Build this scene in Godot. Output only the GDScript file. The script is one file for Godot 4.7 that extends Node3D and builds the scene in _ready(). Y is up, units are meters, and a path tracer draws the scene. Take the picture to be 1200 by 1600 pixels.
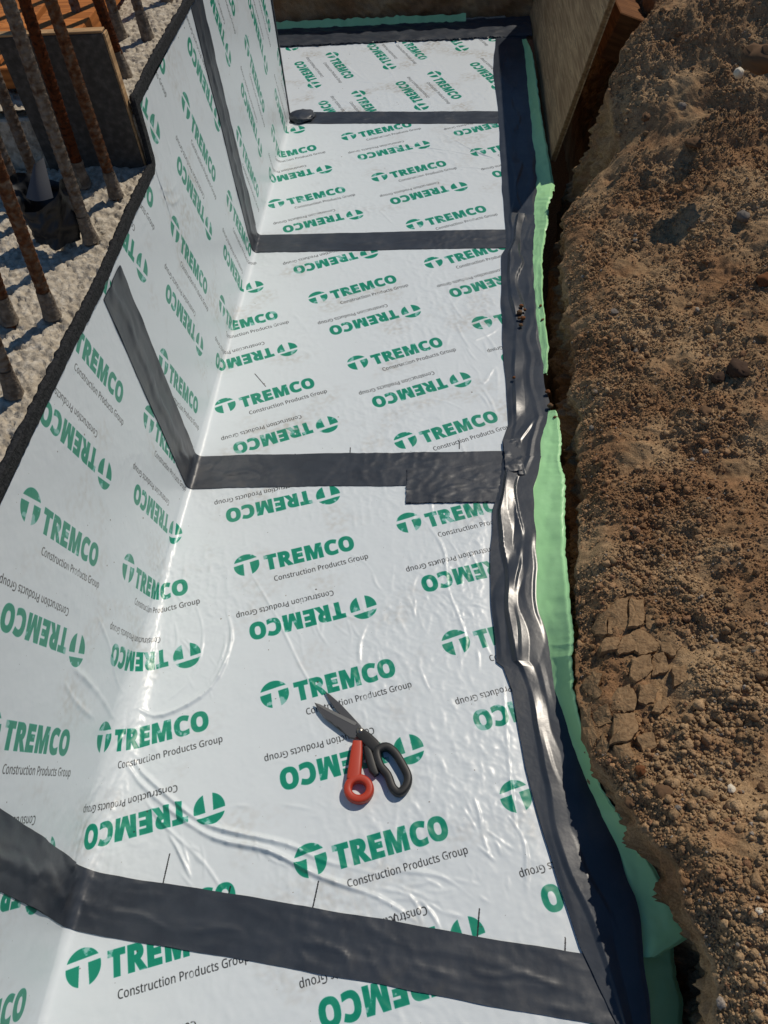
extends Node3D
# ---- camera model (from the print lattice on the sheets): pixels of the 1200x1600 photo -> rays
const CAM := Vector3(0.605, 1.35, 0.0)
const FPX := 1200.0
const PITCH := 52.3
const ROLL := -5.7
const YAW := 7.86
const SUN_EL := 50.0
const SUN_AZ := Vector2(0.64, -0.77)
var cam_b: Basis
var rng := RandomNumberGenerator.new()
var used := {}
var M := {}
var n_a := FastNoiseLite.new()
var n_b := FastNoiseLite.new()
var n_c := FastNoiseLite.new()
var n_d := FastNoiseLite.new()
# displacement of the unrolled membrane surface (s: wall negative, floor positive; t: world z)
const GS := 0.002
const S0 := -0.78
const T0 := -4.0
const NS := 900
const NT := 2310
var G := PackedFloat32Array()

# ------------------------------------------------------------------ helpers
func ray(px: float, py: float) -> Vector3:
	return cam_b * Vector3((px - 600.0) / FPX, -(py - 800.0) / FPX, -1.0)
func fl(px: float, py: float, h := 0.0) -> Vector3:
	var d := ray(px, py)
	return CAM + d * ((h - CAM.y) / d.y)
func wl(px: float, py: float) -> Vector3:
	var d := ray(px, py)
	return CAM + d * (-CAM.x / d.x)
func zl(px: float, py: float, z: float) -> Vector3:
	var d := ray(px, py)
	return CAM + d * ((z - CAM.z) / d.z)
func numbered(n: String) -> String:
	used[n] = used.get(n, -1) + 1
	return n if used[n] == 0 else "%s_%03d" % [n, used[n]]
func tag(o: Node, label: String, category: String, group := "") -> void:
	o.set_meta("label", label)
	o.set_meta("category", category)
	if group != "": o.set_meta("group", group)
func base(called: String, at := Vector3.ZERO) -> Node3D:
	var o := Node3D.new()
	o.name = numbered(called)
	add_child(o)
	o.position = at
	return o
func put(called: String, mesh: Mesh, mat: Material, parent: Node = null) -> MeshInstance3D:
	var o := MeshInstance3D.new()
	o.mesh = mesh
	o.material_override = mat
	if parent == null:
		o.name = numbered(called)
		add_child(o)
	else:
		o.name = called
		parent.add_child(o, true)
	return o
func noise(seed_: int, freq: float, kind := FastNoiseLite.TYPE_SIMPLEX_SMOOTH, oct := 3) -> FastNoiseLite:
	var n := FastNoiseLite.new()
	n.seed = seed_
	n.frequency = freq
	n.noise_type = kind
	n.fractal_type = FastNoiseLite.FRACTAL_FBM if oct > 1 else FastNoiseLite.FRACTAL_NONE
	n.fractal_octaves = oct
	return n
func tab(x: float, a: Array) -> float:   # piecewise linear table of [x, y], x rising
	if x <= a[0][0]: return a[0][1]
	for i in range(1, a.size()):
		if x <= a[i][0]:
			var f: float = (x - a[i - 1][0]) / (a[i][0] - a[i - 1][0])
			return lerpf(a[i - 1][1], a[i][1], f)
	return a[a.size() - 1][1]
# grid of points -> smooth mesh; facing = rough direction the front looks to
func grid(P: PackedVector3Array, nu: int, nv: int, facing: Vector3, UV := PackedVector2Array(), skirt := 0.0, C := PackedColorArray()) -> ArrayMesh:
	var N := PackedVector3Array()
	N.resize(P.size())
	for j in nv:
		for i in nu:
			var a := P[j * nu + mini(i + 1, nu - 1)] - P[j * nu + maxi(i - 1, 0)]
			var b := P[mini(j + 1, nv - 1) * nu + i] - P[maxi(j - 1, 0) * nu + i]
			var n := a.cross(b)
			N[j * nu + i] = n.normalized() if n.length_squared() > 1e-20 else facing
	var s := Vector3.ZERO
	for k in range(0, N.size(), 7): s += N[k]
	var flip := s.dot(facing) < 0.0
	if flip:
		for k in N.size(): N[k] = -N[k]
	if skirt > 0.0:
		var mu := nu + 2
		var mv := nv + 2
		var P2 := PackedVector3Array(); P2.resize(mu * mv)
		var N2 := PackedVector3Array(); N2.resize(mu * mv)
		var U2 := PackedVector2Array()
		if UV.size() > 0: U2.resize(mu * mv)
		for j in mv:
			for i in mu:
				var ii := clampi(i - 1, 0, nu - 1)
				var jj := clampi(j - 1, 0, nv - 1)
				var k := jj * nu + ii
				var edge := i == 0 or j == 0 or i == mu - 1 or j == mv - 1
				P2[j * mu + i] = P[k] - (N[k] * skirt if edge else Vector3.ZERO)
				N2[j * mu + i] = N[k]
				if UV.size() > 0: U2[j * mu + i] = UV[k]
		P = P2; N = N2; UV = U2; nu = mu; nv = mv
	var I := PackedInt32Array()
	I.resize((nu - 1) * (nv - 1) * 6)
	var q := 0
	for j in nv - 1:
		for i in nu - 1:
			var k := j * nu + i
			if flip:
				I[q] = k; I[q + 1] = k + 1; I[q + 2] = k + nu
				I[q + 3] = k + 1; I[q + 4] = k + nu + 1; I[q + 5] = k + nu
			else:
				I[q] = k; I[q + 1] = k + nu; I[q + 2] = k + 1
				I[q + 3] = k + 1; I[q + 4] = k + nu; I[q + 5] = k + nu + 1
			q += 6
	var A := []
	A.resize(Mesh.ARRAY_MAX)
	A[Mesh.ARRAY_VERTEX] = P
	A[Mesh.ARRAY_NORMAL] = N
	if UV.size() > 0: A[Mesh.ARRAY_TEX_UV] = UV
	if C.size() > 0: A[Mesh.ARRAY_COLOR] = C
	A[Mesh.ARRAY_INDEX] = I
	var m := ArrayMesh.new()
	m.add_surface_from_arrays(Mesh.PRIMITIVE_TRIANGLES, A)
	return m
func tri(st: SurfaceTool, a: Vector3, b: Vector3, c: Vector3, outward: Vector3) -> void:
	if (b - a).cross(c - a).dot(outward) > 0.0:
		st.add_vertex(a); st.add_vertex(c); st.add_vertex(b)
	else:
		st.add_vertex(a); st.add_vertex(b); st.add_vertex(c)
func quad(st: SurfaceTool, a: Vector3, b: Vector3, c: Vector3, d: Vector3, outward: Vector3) -> void:
	tri(st, a, b, c, outward)
	tri(st, a, c, d, outward)
func newst() -> SurfaceTool:
	var st := SurfaceTool.new()
	st.begin(Mesh.PRIMITIVE_TRIANGLES)
	return st
func done(st: SurfaceTool) -> ArrayMesh:
	st.generate_normals()
	return st.commit()
# box with chamfered edges, given by centre, half size, basis
func cbox(st: SurfaceTool, c: Vector3, h: Vector3, b := Basis.IDENTITY, ch := 0.002) -> void:
	st.set_smooth_group(-1)
	for ax in 3:
		var u := (ax + 1) % 3
		var v := (ax + 2) % 3
		for sg in [-1.0, 1.0]:
			var pts := []
			for k in [[-1, -1], [1, -1], [1, 1], [-1, 1]]:
				var p := Vector3.ZERO
				p[ax] = sg * h[ax]; p[u] = k[0] * (h[u] - ch); p[v] = k[1] * (h[v] - ch)
				pts.append(c + b * p)
			var o := Vector3.ZERO
			o[ax] = sg
			quad(st, pts[0], pts[1], pts[2], pts[3], b * o)
		for su in [-1.0, 1.0]:
			for sv in [-1.0, 1.0]:
				var o2 := Vector3.ZERO
				o2[u] = su; o2[v] = sv
				var p1 := Vector3.ZERO; var p2 := Vector3.ZERO
				p1[u] = su * h[u]; p1[v] = sv * (h[v] - ch)
				p2[u] = su * (h[u] - ch); p2[v] = sv * h[v]
				var e := Vector3.ZERO
				e[ax] = h[ax] - ch
				quad(st, c + b * (p1 - e), c + b * (p1 + e), c + b * (p2 + e), c + b * (p2 - e), b * o2)
	for sx in [-1.0, 1.0]:
		for sy in [-1.0, 1.0]:
			for sz in [-1.0, 1.0]:
				var sgn := Vector3(sx, sy, sz)
				tri(st, c + b * (sgn * (h - Vector3(0, ch, ch))), c + b * (sgn * (h - Vector3(ch, 0, ch))), c + b * (sgn * (h - Vector3(ch, ch, 0))), b * sgn)
# flat outline (in x/z) extruded from y0 to y1, top edge bevelled
func prism(st: SurfaceTool, pts: PackedVector3Array, y0: float, y1: float, bev := 0.001) -> void:
	var n := pts.size()
	var c := Vector3.ZERO
	var flat := PackedVector2Array()
	for p in pts:
		c += p
		flat.append(Vector2(p.x, p.z))
	c /= n
	var inn := PackedVector3Array()
	for p in pts:
		var d := (c - p)
		d.y = 0
		inn.append(p + d.normalized() * minf(bev, d.length() * 0.4))
	st.set_smooth_group(-1)
	var T := Geometry2D.triangulate_polygon(flat)
	for k in range(0, T.size(), 3):
		var a := inn[T[k]]; var b := inn[T[k + 1]]; var d := inn[T[k + 2]]
		a.y = y1; b.y = y1; d.y = y1
		tri(st, a, b, d, Vector3.UP)
	for i in n:
		var a := pts[i]; var b := pts[(i + 1) % n]; var ia := inn[i]; var ib := inn[(i + 1) % n]
		var nn := Vector3(b.z - a.z, 0, a.x - b.x).normalized()
		if nn.dot((a + b) * 0.5 - c) < 0.0: nn = -nn
		var a1 := Vector3(a.x, y1 - bev, a.z); var b1 := Vector3(b.x, y1 - bev, b.z)
		quad(st, Vector3(a.x, y0, a.z), Vector3(b.x, y0, b.z), b1, a1, nn)
		quad(st, a1, b1, Vector3(ib.x, y1, ib.z), Vector3(ia.x, y1, ia.z), nn + Vector3.UP)
# smooth closed or open sweep: a rounded section along points; w(i), h(i) half sizes
func sweep(st: SurfaceTool, pts: PackedVector3Array, w: PackedFloat32Array, h: PackedFloat32Array, closed: bool, pw := 0.5, ns := 14) -> void:
	var n := pts.size()
	st.set_smooth_group(0)
	var rings := []
	for i in n:
		var pa := pts[(i - 1 + n) % n] if closed else pts[maxi(i - 1, 0)]
		var pb := pts[(i + 1) % n] if closed else pts[mini(i + 1, n - 1)]
		var d := (pb - pa).normalized()
		var side := d.cross(Vector3.UP).normalized()
		var up := side.cross(d).normalized()
		var r := PackedVector3Array()
		for k in ns:
			var a := TAU * k / ns
			var cx := signf(cos(a)) * pow(absf(cos(a)), pw)
			var cy := signf(sin(a)) * pow(absf(sin(a)), pw)
			r.append(pts[i] + side * cx * w[i] + up * cy * h[i])
		rings.append(r)
	var m := n if closed else n - 1
	for i in m:
		var A: PackedVector3Array = rings[i]
		var B: PackedVector3Array = rings[(i + 1) % n]
		var mid := (pts[i] + pts[(i + 1) % n]) * 0.5
		for k in ns:
			var k2 := (k + 1) % ns
			quad(st, A[k], A[k2], B[k2], B[k], (A[k] + B[k2]) * 0.5 - mid)
	if not closed:
		for e in [0, n - 1]:
			var A: PackedVector3Array = rings[e]
			var od := pts[0] - pts[1] if e == 0 else pts[n - 1] - pts[n - 2]
			st.set_smooth_group(-1)
			for k in ns: tri(st, pts[e], A[k], A[(k + 1) % ns], od)
			st.set_smooth_group(0)
func smooth_loop(c: PackedVector3Array, per := 4) -> PackedVector3Array:
	var o := PackedVector3Array()
	var n := c.size()
	for i in n:
		for k in per:
			o.append(c[i].cubic_interpolate(c[(i + 1) % n], c[(i - 1 + n) % n], c[(i + 2) % n], float(k) / per))
	return o
func lump(seed_: int, rings := 7, segs := 10, rough := 0.28, flat := 0.75) -> ArrayMesh:   # unit stone or clod
	var nz := noise(seed_, 0.9, FastNoiseLite.TYPE_SIMPLEX_SMOOTH, 3)
	var P := PackedVector3Array()
	for j in rings + 1:
		var th := PI * j / rings
		for i in segs + 1:
			var ph := TAU * (i % segs) / segs
			var d := Vector3(sin(th) * cos(ph), cos(th), sin(th) * sin(ph))
			var r := 1.0 + rough * nz.get_noise_3dv(d * 1.3) * 1.6 + rough * 0.6 * nz.get_noise_3dv(d * 4.0 + Vector3(9, 2, 4))
			P.append(d * r * Vector3(1, flat, 0.85))
	var m := grid(P, segs + 1, rings + 1, Vector3.ZERO)
	var st := newst()
	var A := m.surface_get_arrays(0)
	var V: PackedVector3Array = A[Mesh.ARRAY_VERTEX]
	var I: PackedInt32Array = A[Mesh.ARRAY_INDEX]
	st.set_smooth_group(0)
	for k in range(0, I.size(), 3):
		var a := V[I[k]]; var b := V[I[k + 1]]; var c := V[I[k + 2]]
		if (b - a).cross(c - a).length() < 1e-7: continue
		tri(st, a, b, c, a + b + c)
	return done(st)

# ------------------------------------------------------------------ membrane surface
func fillet(t: float) -> float:
	return 0.017 + 0.045 * exp(-pow((t + 0.5) / 0.24, 2.0)) + 0.004 * sin(t * 9.0)
func disp(s: float, t: float) -> float:
	var x := clampf((s - S0) / GS, 0.0, NS - 1.01)
	var y := clampf((t - T0) / GS, 0.0, NT - 1.01)
	var i := int(x); var j := int(y)
	var fx := x - i; var fy := y - j
	var k := j * NS + i
	return lerpf(lerpf(G[k], G[k + 1], fx), lerpf(G[k + NS], G[k + NS + 1], fx), fy)
func on_sheet(s: float, t: float, off: float) -> Vector3:
	var r := fillet(t)
	var d := disp(s, t) + off
	if s >= r: return Vector3(s, d, t)
	if s <= -r: return Vector3(d, -s, t)
	var a := (s + r) / (2.0 * r) * PI * 0.5
	return Vector3(r - (r - d) * cos(a), r - (r - d) * sin(a), t)
func ridge(pts: Array, amp: float, wid: float) -> void:   # a fold: pts are Vector2(s, t)
	for i in pts.size() - 1:
		var a: Vector2 = pts[i]; var b: Vector2 = pts[i + 1]
		var lo := Vector2(minf(a.x, b.x), minf(a.y, b.y)) - Vector2.ONE * wid * 3.0
		var hi := Vector2(maxf(a.x, b.x), maxf(a.y, b.y)) + Vector2.ONE * wid * 3.0
		for j in range(maxi(0, int((lo.y - T0) / GS)), mini(NT - 1, int((hi.y - T0) / GS) + 1)):
			for k in range(maxi(0, int((lo.x - S0) / GS)), mini(NS - 1, int((hi.x - S0) / GS) + 1)):
				var p := Vector2(S0 + k * GS, T0 + j * GS)
				var ab := b - a
				var f := clampf((p - a).dot(ab) / maxf(ab.length_squared(), 1e-9), 0.0, 1.0)
				var g := (i + f) / (pts.size() - 1)
				var e := amp * pow(sin(PI * clampf(g, 0.04, 0.96)), 0.6) * (0.75 + 0.5 * n_b.get_noise_2d(p.x * 9.0 + amp * 5000.0, p.y * 9.0))
				var d := (p - (a + ab * f)).length()
				var v := e * exp(-pow(d / wid, 1.45))
				G[j * NS + k] = maxf(G[j * NS + k], v * 0.85 + G[j * NS + k] * 0.3)
func pix(list: Array, wall := false) -> Array:
	var o := []
	for p in list:
		if wall:
			var q := wl(p[0], p[1]); o.append(Vector2(-q.y, q.z))
		else:
			var q2 := fl(p[0], p[1]); o.append(Vector2(q2.x, q2.z))
	# resample smoothly
	var r := []
	for i in o.size() - 1:
		for k in 4:
			r.append((o[i] as Vector2).cubic_interpolate(o[i + 1], o[maxi(i - 1, 0)], o[mini(i + 2, o.size() - 1)], k / 4.0))
	r.append(o[o.size() - 1])
	return r
func build_surface() -> void:
	G.resize(NS * NT)
	var rid := noise(5, 14.0, FastNoiseLite.TYPE_SIMPLEX_SMOOTH, 2)
	rid.fractal_type = FastNoiseLite.FRACTAL_RIDGED
	var crk := noise(8, 34.0, FastNoiseLite.TYPE_SIMPLEX_SMOOTH, 2)
	crk.fractal_type = FastNoiseLite.FRACTAL_RIDGED
	var big := noise(11, 2.2, FastNoiseLite.TYPE_SIMPLEX_SMOOTH, 2)
	for j in NT:
		var t := T0 + j * GS
		for i in NS:
			var s := S0 + i * GS
			var c := big.get_noise_2d(s, t)
			var loose := clampf(0.35 + 1.3 * big.get_noise_2d(s * 1.3 + 7.0, t * 1.3), 0.05, 1.0)
			if s < -0.05: loose *= 0.3
			elif t > -1.15: loose = minf(1.0, loose + 0.3 * clampf((s - 0.3) * 2.5, 0.0, 1.0))
			var h := 0.0012 + 0.0016 * c
			h += loose * (0.0014 * maxf(0.0, rid.get_noise_2d(s * 1.6, t)) + 0.0007 * maxf(0.0, crk.get_noise_2d(s, t * 1.7)))
			G[j * NS + i] = maxf(0.0, h)
	# folds read off the photograph
	for w in [
		[[[370, 860], [430, 960], [480, 1060], [522, 1092]], 0.0022, 0.006],
		[[[640, 790], [690, 850], [700, 920], [728, 1000], [712, 1052]], 0.003, 0.009],
		[[[660, 800], [712, 860], [735, 930], [740, 960]], 0.0022, 0.007],
		[[[195, 1200], [262, 1262], [335, 1310], [420, 1330], [500, 1370], [590, 1402], [650, 1440]], 0.0075, 0.010],
		[[[205, 1190], [245, 1228], [305, 1278], [352, 1298], [450, 1320], [505, 1345], [600, 1368]], 0.007, 0.009],
		[[[220, 1240], [258, 1290], [300, 1330], [335, 1365]], 0.004, 0.008],
		[[[262, 1300], [280, 1330], [300, 1375]], 0.005, 0.007],
		[[[275, 1305], [320, 1350], [350, 1395]], 0.004, 0.008],
		[[[298, 925], [318, 990], [300, 1060], [248, 1105]], 0.003, 0.006],
		[[[352, 950], [362, 1000], [330, 1075], [255, 1118], [205, 1110]], 0.0055, 0.008],
		[[[345, 960], [352, 1010], [318, 1080], [250, 1110]], 0.003, 0.006],
		[[[270, 960], [278, 1000], [270, 1040]], 0.003, 0.006],
		[[[786, 1050], [790, 1130], [800, 1250], [812, 1335]], 0.005, 0.006],
		[[[735, 1235], [748, 1270], [752, 1300]], 0.004, 0.009],
		[[[715, 1250], [740, 1290], [748, 1310]], 0.003, 0.007],
		[[[660, 1060], [700, 1020], [730, 1000]], 0.002, 0.007],
		[[[790, 1270], [820, 1320], [822, 1400]], 0.004, 0.008],
		[[[590, 1360], [660, 1365], [760, 1385]], 0.003, 0.008],
		[[[560, 1385], [640, 1400], [660, 1450]], 0.003, 0.008],
		[[[600, 1350], [690, 1370], [745, 1410]], 0.0025, 0.008],
		[[[690, 905], [740, 915], [768, 912]], 0.002, 0.005], [[[700, 930], [745, 938], [768, 934]], 0.002, 0.005],
		[[[700, 950], [740, 955], [768, 950]], 0.002, 0.005], [[[715, 970], [745, 972], [770, 966]], 0.002, 0.005],
		[[[500, 230], [620, 228], [700, 236], [785, 252]], 0.003, 0.007],
		[[[690, 208], [745, 238], [785, 252]], 0.004, 0.006],
		[[[520, 258], [640, 256], [700, 262]], 0.002, 0.007],
		[[[680, 270], [720, 262], [782, 268]], 0.003, 0.008],
		[[[745, 580], [755, 600], [775, 575], [778, 640]], 0.003, 0.008],
		[[[600, 640], [680, 625], [740, 650]], 0.0018, 0.010],
		[[[720, 540], [770, 520], [785, 500]], 0.002, 0.009],
		[[[460, 1510], [560, 1540], [700, 1580]], 0.002, 0.009],
		[[[470, 75], [560, 72], [640, 68], [760, 76]], 0.004, 0.010]]:
		ridge(pix(w[0]), w[1] * 1.8, w[2] * 0.42)
	for w in [
		[[[232, 285], [262, 300], [275, 285]], 0.003, 0.008], [[[240, 300], [268, 318], [285, 300]], 0.003, 0.008],
		[[[242, 160], [262, 225], [290, 320]], 0.0012, 0.006], [[[285, 200], [300, 300], [310, 400]], 0.001, 0.006],
		[[[150, 960], [170, 1010], [180, 1060], [200, 1100]], 0.003, 0.010], [[[110, 1040], [150, 1080], [180, 1130]], 0.004, 0.010],
		[[[200, 940], [212, 985], [228, 1020]], 0.002, 0.008], [[[95, 1060], [120, 1100], [150, 1125]], 0.003, 0.009],
		[[[170, 1180], [185, 1150], [190, 1110]], 0.003, 0.008], [[[280, 480], [330, 482], [360, 478]], 0.002, 0.006],
		[[[20, 900], [60, 930], [95, 990]], 0.001, 0.02], [[[200, 720], [240, 760], [262, 790]], 0.0012, 0.008]]:
		ridge(pix(w[0], true), w[1] * 1.2, w[2] * 0.66)
	_creases()
	for axis in 2:
		var src := G.duplicate()
		var step := 1 if axis == 0 else NS
		for k in range(NS, NS * (NT - 1)):
			G[k] = 0.25 * (src[k - step] + src[k + step]) + 0.5 * src[k]
	# pressed flat under the edge tape
	for j in NT:
		var t := T0 + j * GS
		var e := tab(t, INNER)
		for i in range(maxi(0, int((e - 0.03 - S0) / GS)), NS):
			G[j * NS + i] = lerpf(G[j * NS + i], 0.001, smoothstep(e - 0.03, e, S0 + i * GS))

func _creases() -> void:   # short fine creases: [centre px, spread px, direction px, count, amp]
	var r := RandomNumberGenerator.new()
	r.seed = 31
	for z in [[690, 900, 85, 120, 0.3, 1.0, 46, 0.0020], [730, 950, 35, 60, 1.0, -0.1, 26, 0.0018], [620, 1400, 110, 45, 1.0, 0.35, 26, 0.0022], [760, 1320, 50, 80, 0.35, 1.0, 24, 0.0024], [520, 980, 130, 140, 0.5, 1.0, 34, 0.0011],
			[300, 1010, 55, 70, 0.1, 1.0, 26, 0.0020], [330, 1320, 90, 50, 1.0, 0.7, 22, 0.0024], [560, 1280, 140, 60, 1.0, 0.1, 24, 0.0011], [620, 620, 140, 90, 0.6, 0.5, 26, 0.0010], [720, 600, 50, 110, 0.3, 1.0, 22, 0.0017], [450, 620, 110, 100, 1.0, 0.2, 18, 0.0009],
			[640, 270, 130, 70, 1.0, 0.1, 22, 0.0016], [610, 120, 140, 50, 1.0, 0.3, 24, 0.0018], [420, 1560, 300, 35, 1.0, 0.3, 18, 0.0012]]:
		for k in z[6]:
			var p := Vector2(z[0] + r.randfn() * z[2] * 0.55, z[1] + r.randfn() * z[3] * 0.55)
			var d := Vector2(z[4], z[5]).normalized().rotated(r.randfn() * 0.45) * r.randf_range(12.0, 40.0)
			var b := d.orthogonal() * r.randf_range(-0.25, 0.25)
			ridge(pix([[p.x - d.x, p.y - d.y], [p.x + b.x, p.y + b.y], [p.x + d.x, p.y + d.y]]), z[7] * r.randf_range(0.8, 2.2), r.randf_range(0.0024, 0.0042))

# ------------------------------------------------------------------ print on the sheets
func letters(text: String, bold: bool) -> PackedVector2Array:
	var f := SystemFont.new()
	f.font_names = PackedStringArray(["Droid Sans"])
	f.font_weight = 700 if bold else 400
	var tm := TextMesh.new()
	if bold:
		var fv := FontVariation.new()
		fv.base_font = f
		fv.variation_embolden = 1.25
		fv.spacing_glyph = 1
		tm.font = fv
	else:
		tm.font = f
	tm.text = text
	tm.font_size = 96
	tm.pixel_size = 0.01
	tm.depth = 0.0
	tm.curve_step = 0.6
	var A := tm.surface_get_arrays(0)
	var V: PackedVector3Array = A[Mesh.ARRAY_VERTEX]
	var o := PackedVector2Array()
	if A[Mesh.ARRAY_INDEX] != null:
		for k in A[Mesh.ARRAY_INDEX]: o.append(Vector2(V[k].x, V[k].y))
	else:
		for v in V: o.append(Vector2(v.x, v.y))
	return o
func fill_tris(img: Image, T: PackedVector2Array, col: Color) -> void:
	for k in range(0, T.size(), 3):
		var a := T[k]; var b := T[k + 1]; var c := T[k + 2]
		var y0 := int(floor(minf(a.y, minf(b.y, c.y))))
		var y1 := int(ceil(maxf(a.y, maxf(b.y, c.y))))
		for y in range(y0, y1 + 1):
			var yy := y + 0.5
			var lo := 1e9
			var hi := -1e9
			for e in [[a, b], [b, c], [c, a]]:
				var p: Vector2 = e[0]; var q: Vector2 = e[1]
				if (p.y <= yy) != (q.y <= yy):
					var x := p.x + (q.x - p.x) * (yy - p.y) / (q.y - p.y)
					lo = minf(lo, x); hi = maxf(hi, x)
			if hi > lo:
				var xa := int(round(lo)); var xb := int(round(hi))
				if xb > xa: img.fill_rect(Rect2i(xa, y, xb - xa, 1), col)
func fit(T: PackedVector2Array, r: Rect2, ss: float) -> PackedVector2Array:   # r in mm, y up; to stamp pixels
	var lo := Vector2(1e9, 1e9); var hi := -lo
	for p in T: lo = lo.min(p); hi = hi.max(p)
	var o := PackedVector2Array()
	for p in T:
		var q := r.position + (p - lo) / (hi - lo) * r.size
		o.append(Vector2((q.x + 34.0) * ss, (38.0 - q.y) * ss))
	return o
var stamps := []
const STW := 300.0
const STH := 116.0
func make_stamps(mmpp: float) -> Array:   # the printed mark, several wears, upright; size in mm STW x STH, emblem centre at (34, 38)
	var ss := 4.0
	var img := Image.create(int(STW * ss), int(STH * ss), false, Image.FORMAT_RGBA8)
	var teal := Color(0.035, 0.53, 0.42)
	var ink := Color(0.06, 0.065, 0.07)
	img.fill(Color(teal, 0.0))
	img.fill_rect(Rect2i(0, int(71 * ss), int(STW * ss), int(45 * ss)), Color(ink, 0.0))
	fill_tris(img, fit(letters("TREMCO", true), Rect2(38, -27.5, 196, 41), ss), teal)
	fill_tris(img, fit(letters("Construction Products Group", false), Rect2(52, -61.5, 203, 17.5), ss), ink)
	var R := 27.5
	for y in range(int(8 * ss), int(68 * ss)):
		for x in range(int(4 * ss), int(64 * ss)):
			var p := Vector2(x / ss - 34.0, 38.0 - y / ss)
			if p.length() > R: continue
			var bar := 0.30 * R + 0.08 * p.x
			var stem := absf(p.x - 0.02 * R) < 0.26 * R - 0.05 * (p.y)
			if p.y > bar + 0.14 * R or (p.y < bar - 0.14 * R and not stem): img.set_pixel(x, y, teal)
	var out := []
	for v in 5:
		var im: Image = img.duplicate()
		im.resize(int(STW / mmpp), int(STH / mmpp), Image.INTERPOLATE_LANCZOS)
		var nz := noise(40 + v, 0.035, FastNoiseLite.TYPE_SIMPLEX_SMOOTH, 4)
		var nl := noise(60 + v, 0.012, FastNoiseLite.TYPE_SIMPLEX_SMOOTH, 2)
		for y in im.get_height():
			for x in im.get_width():
				var c := im.get_pixel(x, y)
				if c.a <= 0.02: continue
				var w := nz.get_noise_2d(x * 1.0, y * 1.0) + 0.9 * nl.get_noise_2d(x, y)
				var k := 1.0 - clampf((w - (0.62 - 0.08 * v)) * 3.0, 0.0, 0.6)
				c.a = clampf(c.a * k * 0.97, 0.0, 1.0)
				im.set_pixel(x, y, c)
		out.append(im)
	return out
func sheet_texture(q: Dictionary, lo: Vector2, hi: Vector2, mmpp: float, seed_: int) -> ImageTexture:
	var w := mini(2048, int((hi.x - lo.x) * 1000.0 / mmpp))
	var h := mini(2048, int((hi.y - lo.y) * 1000.0 / mmpp))
	var img := Image.create(w, h, false, Image.FORMAT_RGBA8)
	img.fill(Color(0.85, 0.882, 0.898))
	var r := RandomNumberGenerator.new()
	r.seed = seed_
	# print
	for i in range(-9, 10):
		for j in range(-9, 10):
			for f in 2:
				var st: Vector2 = q.o + (q.a as Vector2) * (i + 0.572 * f) + (q.b as Vector2) * (j + 0.584 * f)
				var p := to_print(q, st)
				if p.x < lo.x - 0.3 or p.x > hi.x + 0.3 or p.y < lo.y - 0.2 or p.y > hi.y + 0.2: continue
				var im: Image = stamps[r.randi() % stamps.size()]
				if f == 1:
					im = im.duplicate()
					im.rotate_180()
				var cx := (p.x - lo.x) * 1000.0 / mmpp
				var cy := (hi.y - p.y) * 1000.0 / mmpp
				var ox := 34.0 / mmpp if f == 0 else im.get_width() - 34.0 / mmpp
				var oy := 38.0 / mmpp if f == 0 else im.get_height() - 38.0 / mmpp
				img.blend_rect(im, Rect2i(0, 0, im.get_width(), im.get_height()), Vector2i(int(cx - ox), int(cy - oy)))
	# dried mud smears: patchy, grainy
	var dz := noise(seed_ + 3, 0.012, FastNoiseLite.TYPE_SIMPLEX_SMOOTH, 5)
	var dg := noise(seed_ + 9, 0.16, FastNoiseLite.TYPE_SIMPLEX_SMOOTH, 2)
	var dirt := Image.create(512, 512, false, Image.FORMAT_RGBA8)
	for y in 512:
		for x in 512:
			var a := clampf((dz.get_noise_2d(x, y) - 0.12) * 1.1, 0.0, 0.5) * clampf(0.45 + dg.get_noise_2d(x, y), 0.0, 1.0)
			dirt.set_pixel(x, y, Color(0.55, 0.49, 0.40, a * 0.7 * float(q.get("dirt", 0.6))))
	dirt.resize(w, h, Image.INTERPOLATE_BILINEAR)
	img.blend_rect(dirt, Rect2i(0, 0, w, h), Vector2i.ZERO)
	for k in int(q.get("specks", 200)):
		var s := 1 + int(r.randf() * r.randf() * r.randf() * 6.0)
		var sp := Image.create(s, maxi(1, s - r.randi() % 2), false, Image.FORMAT_RGBA8)
		var tone := r.randf_range(0.12, 0.4)
		sp.fill(Color(tone, tone * 0.85, tone * 0.68, r.randf_range(0.4, 0.95)))
		img.blend_rect(sp, Rect2i(0, 0, sp.get_width(), sp.get_height()), Vector2i(r.randi() % w, r.randi() % h))
	# felt pen ticks beside the seams
	for m in q.get("marks", []):
		var a3 := fl(m[0], m[1]); var b3 := fl(m[2], m[3])
		var pa := to_print(q, Vector2(a3.x, a3.z)); var pb := to_print(q, Vector2(b3.x, b3.z))
		for k in 120:
			var p := pa.lerp(pb, k / 119.0)
			img.fill_rect(Rect2i(int((p.x - lo.x) * 1000.0 / mmpp), int((hi.y - p.y) * 1000.0 / mmpp), 2, 2), Color(0.12, 0.12, 0.13))
	img.generate_mipmaps()
	return ImageTexture.create_from_image(img)
func to_print(q: Dictionary, st: Vector2) -> Vector2:
	var th := deg_to_rad(q.ang)
	var d: Vector2 = st - (q.o as Vector2)
	return Vector2(d.x * cos(th) - d.y * sin(th), -d.x * sin(th) - d.y * cos(th))

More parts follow.
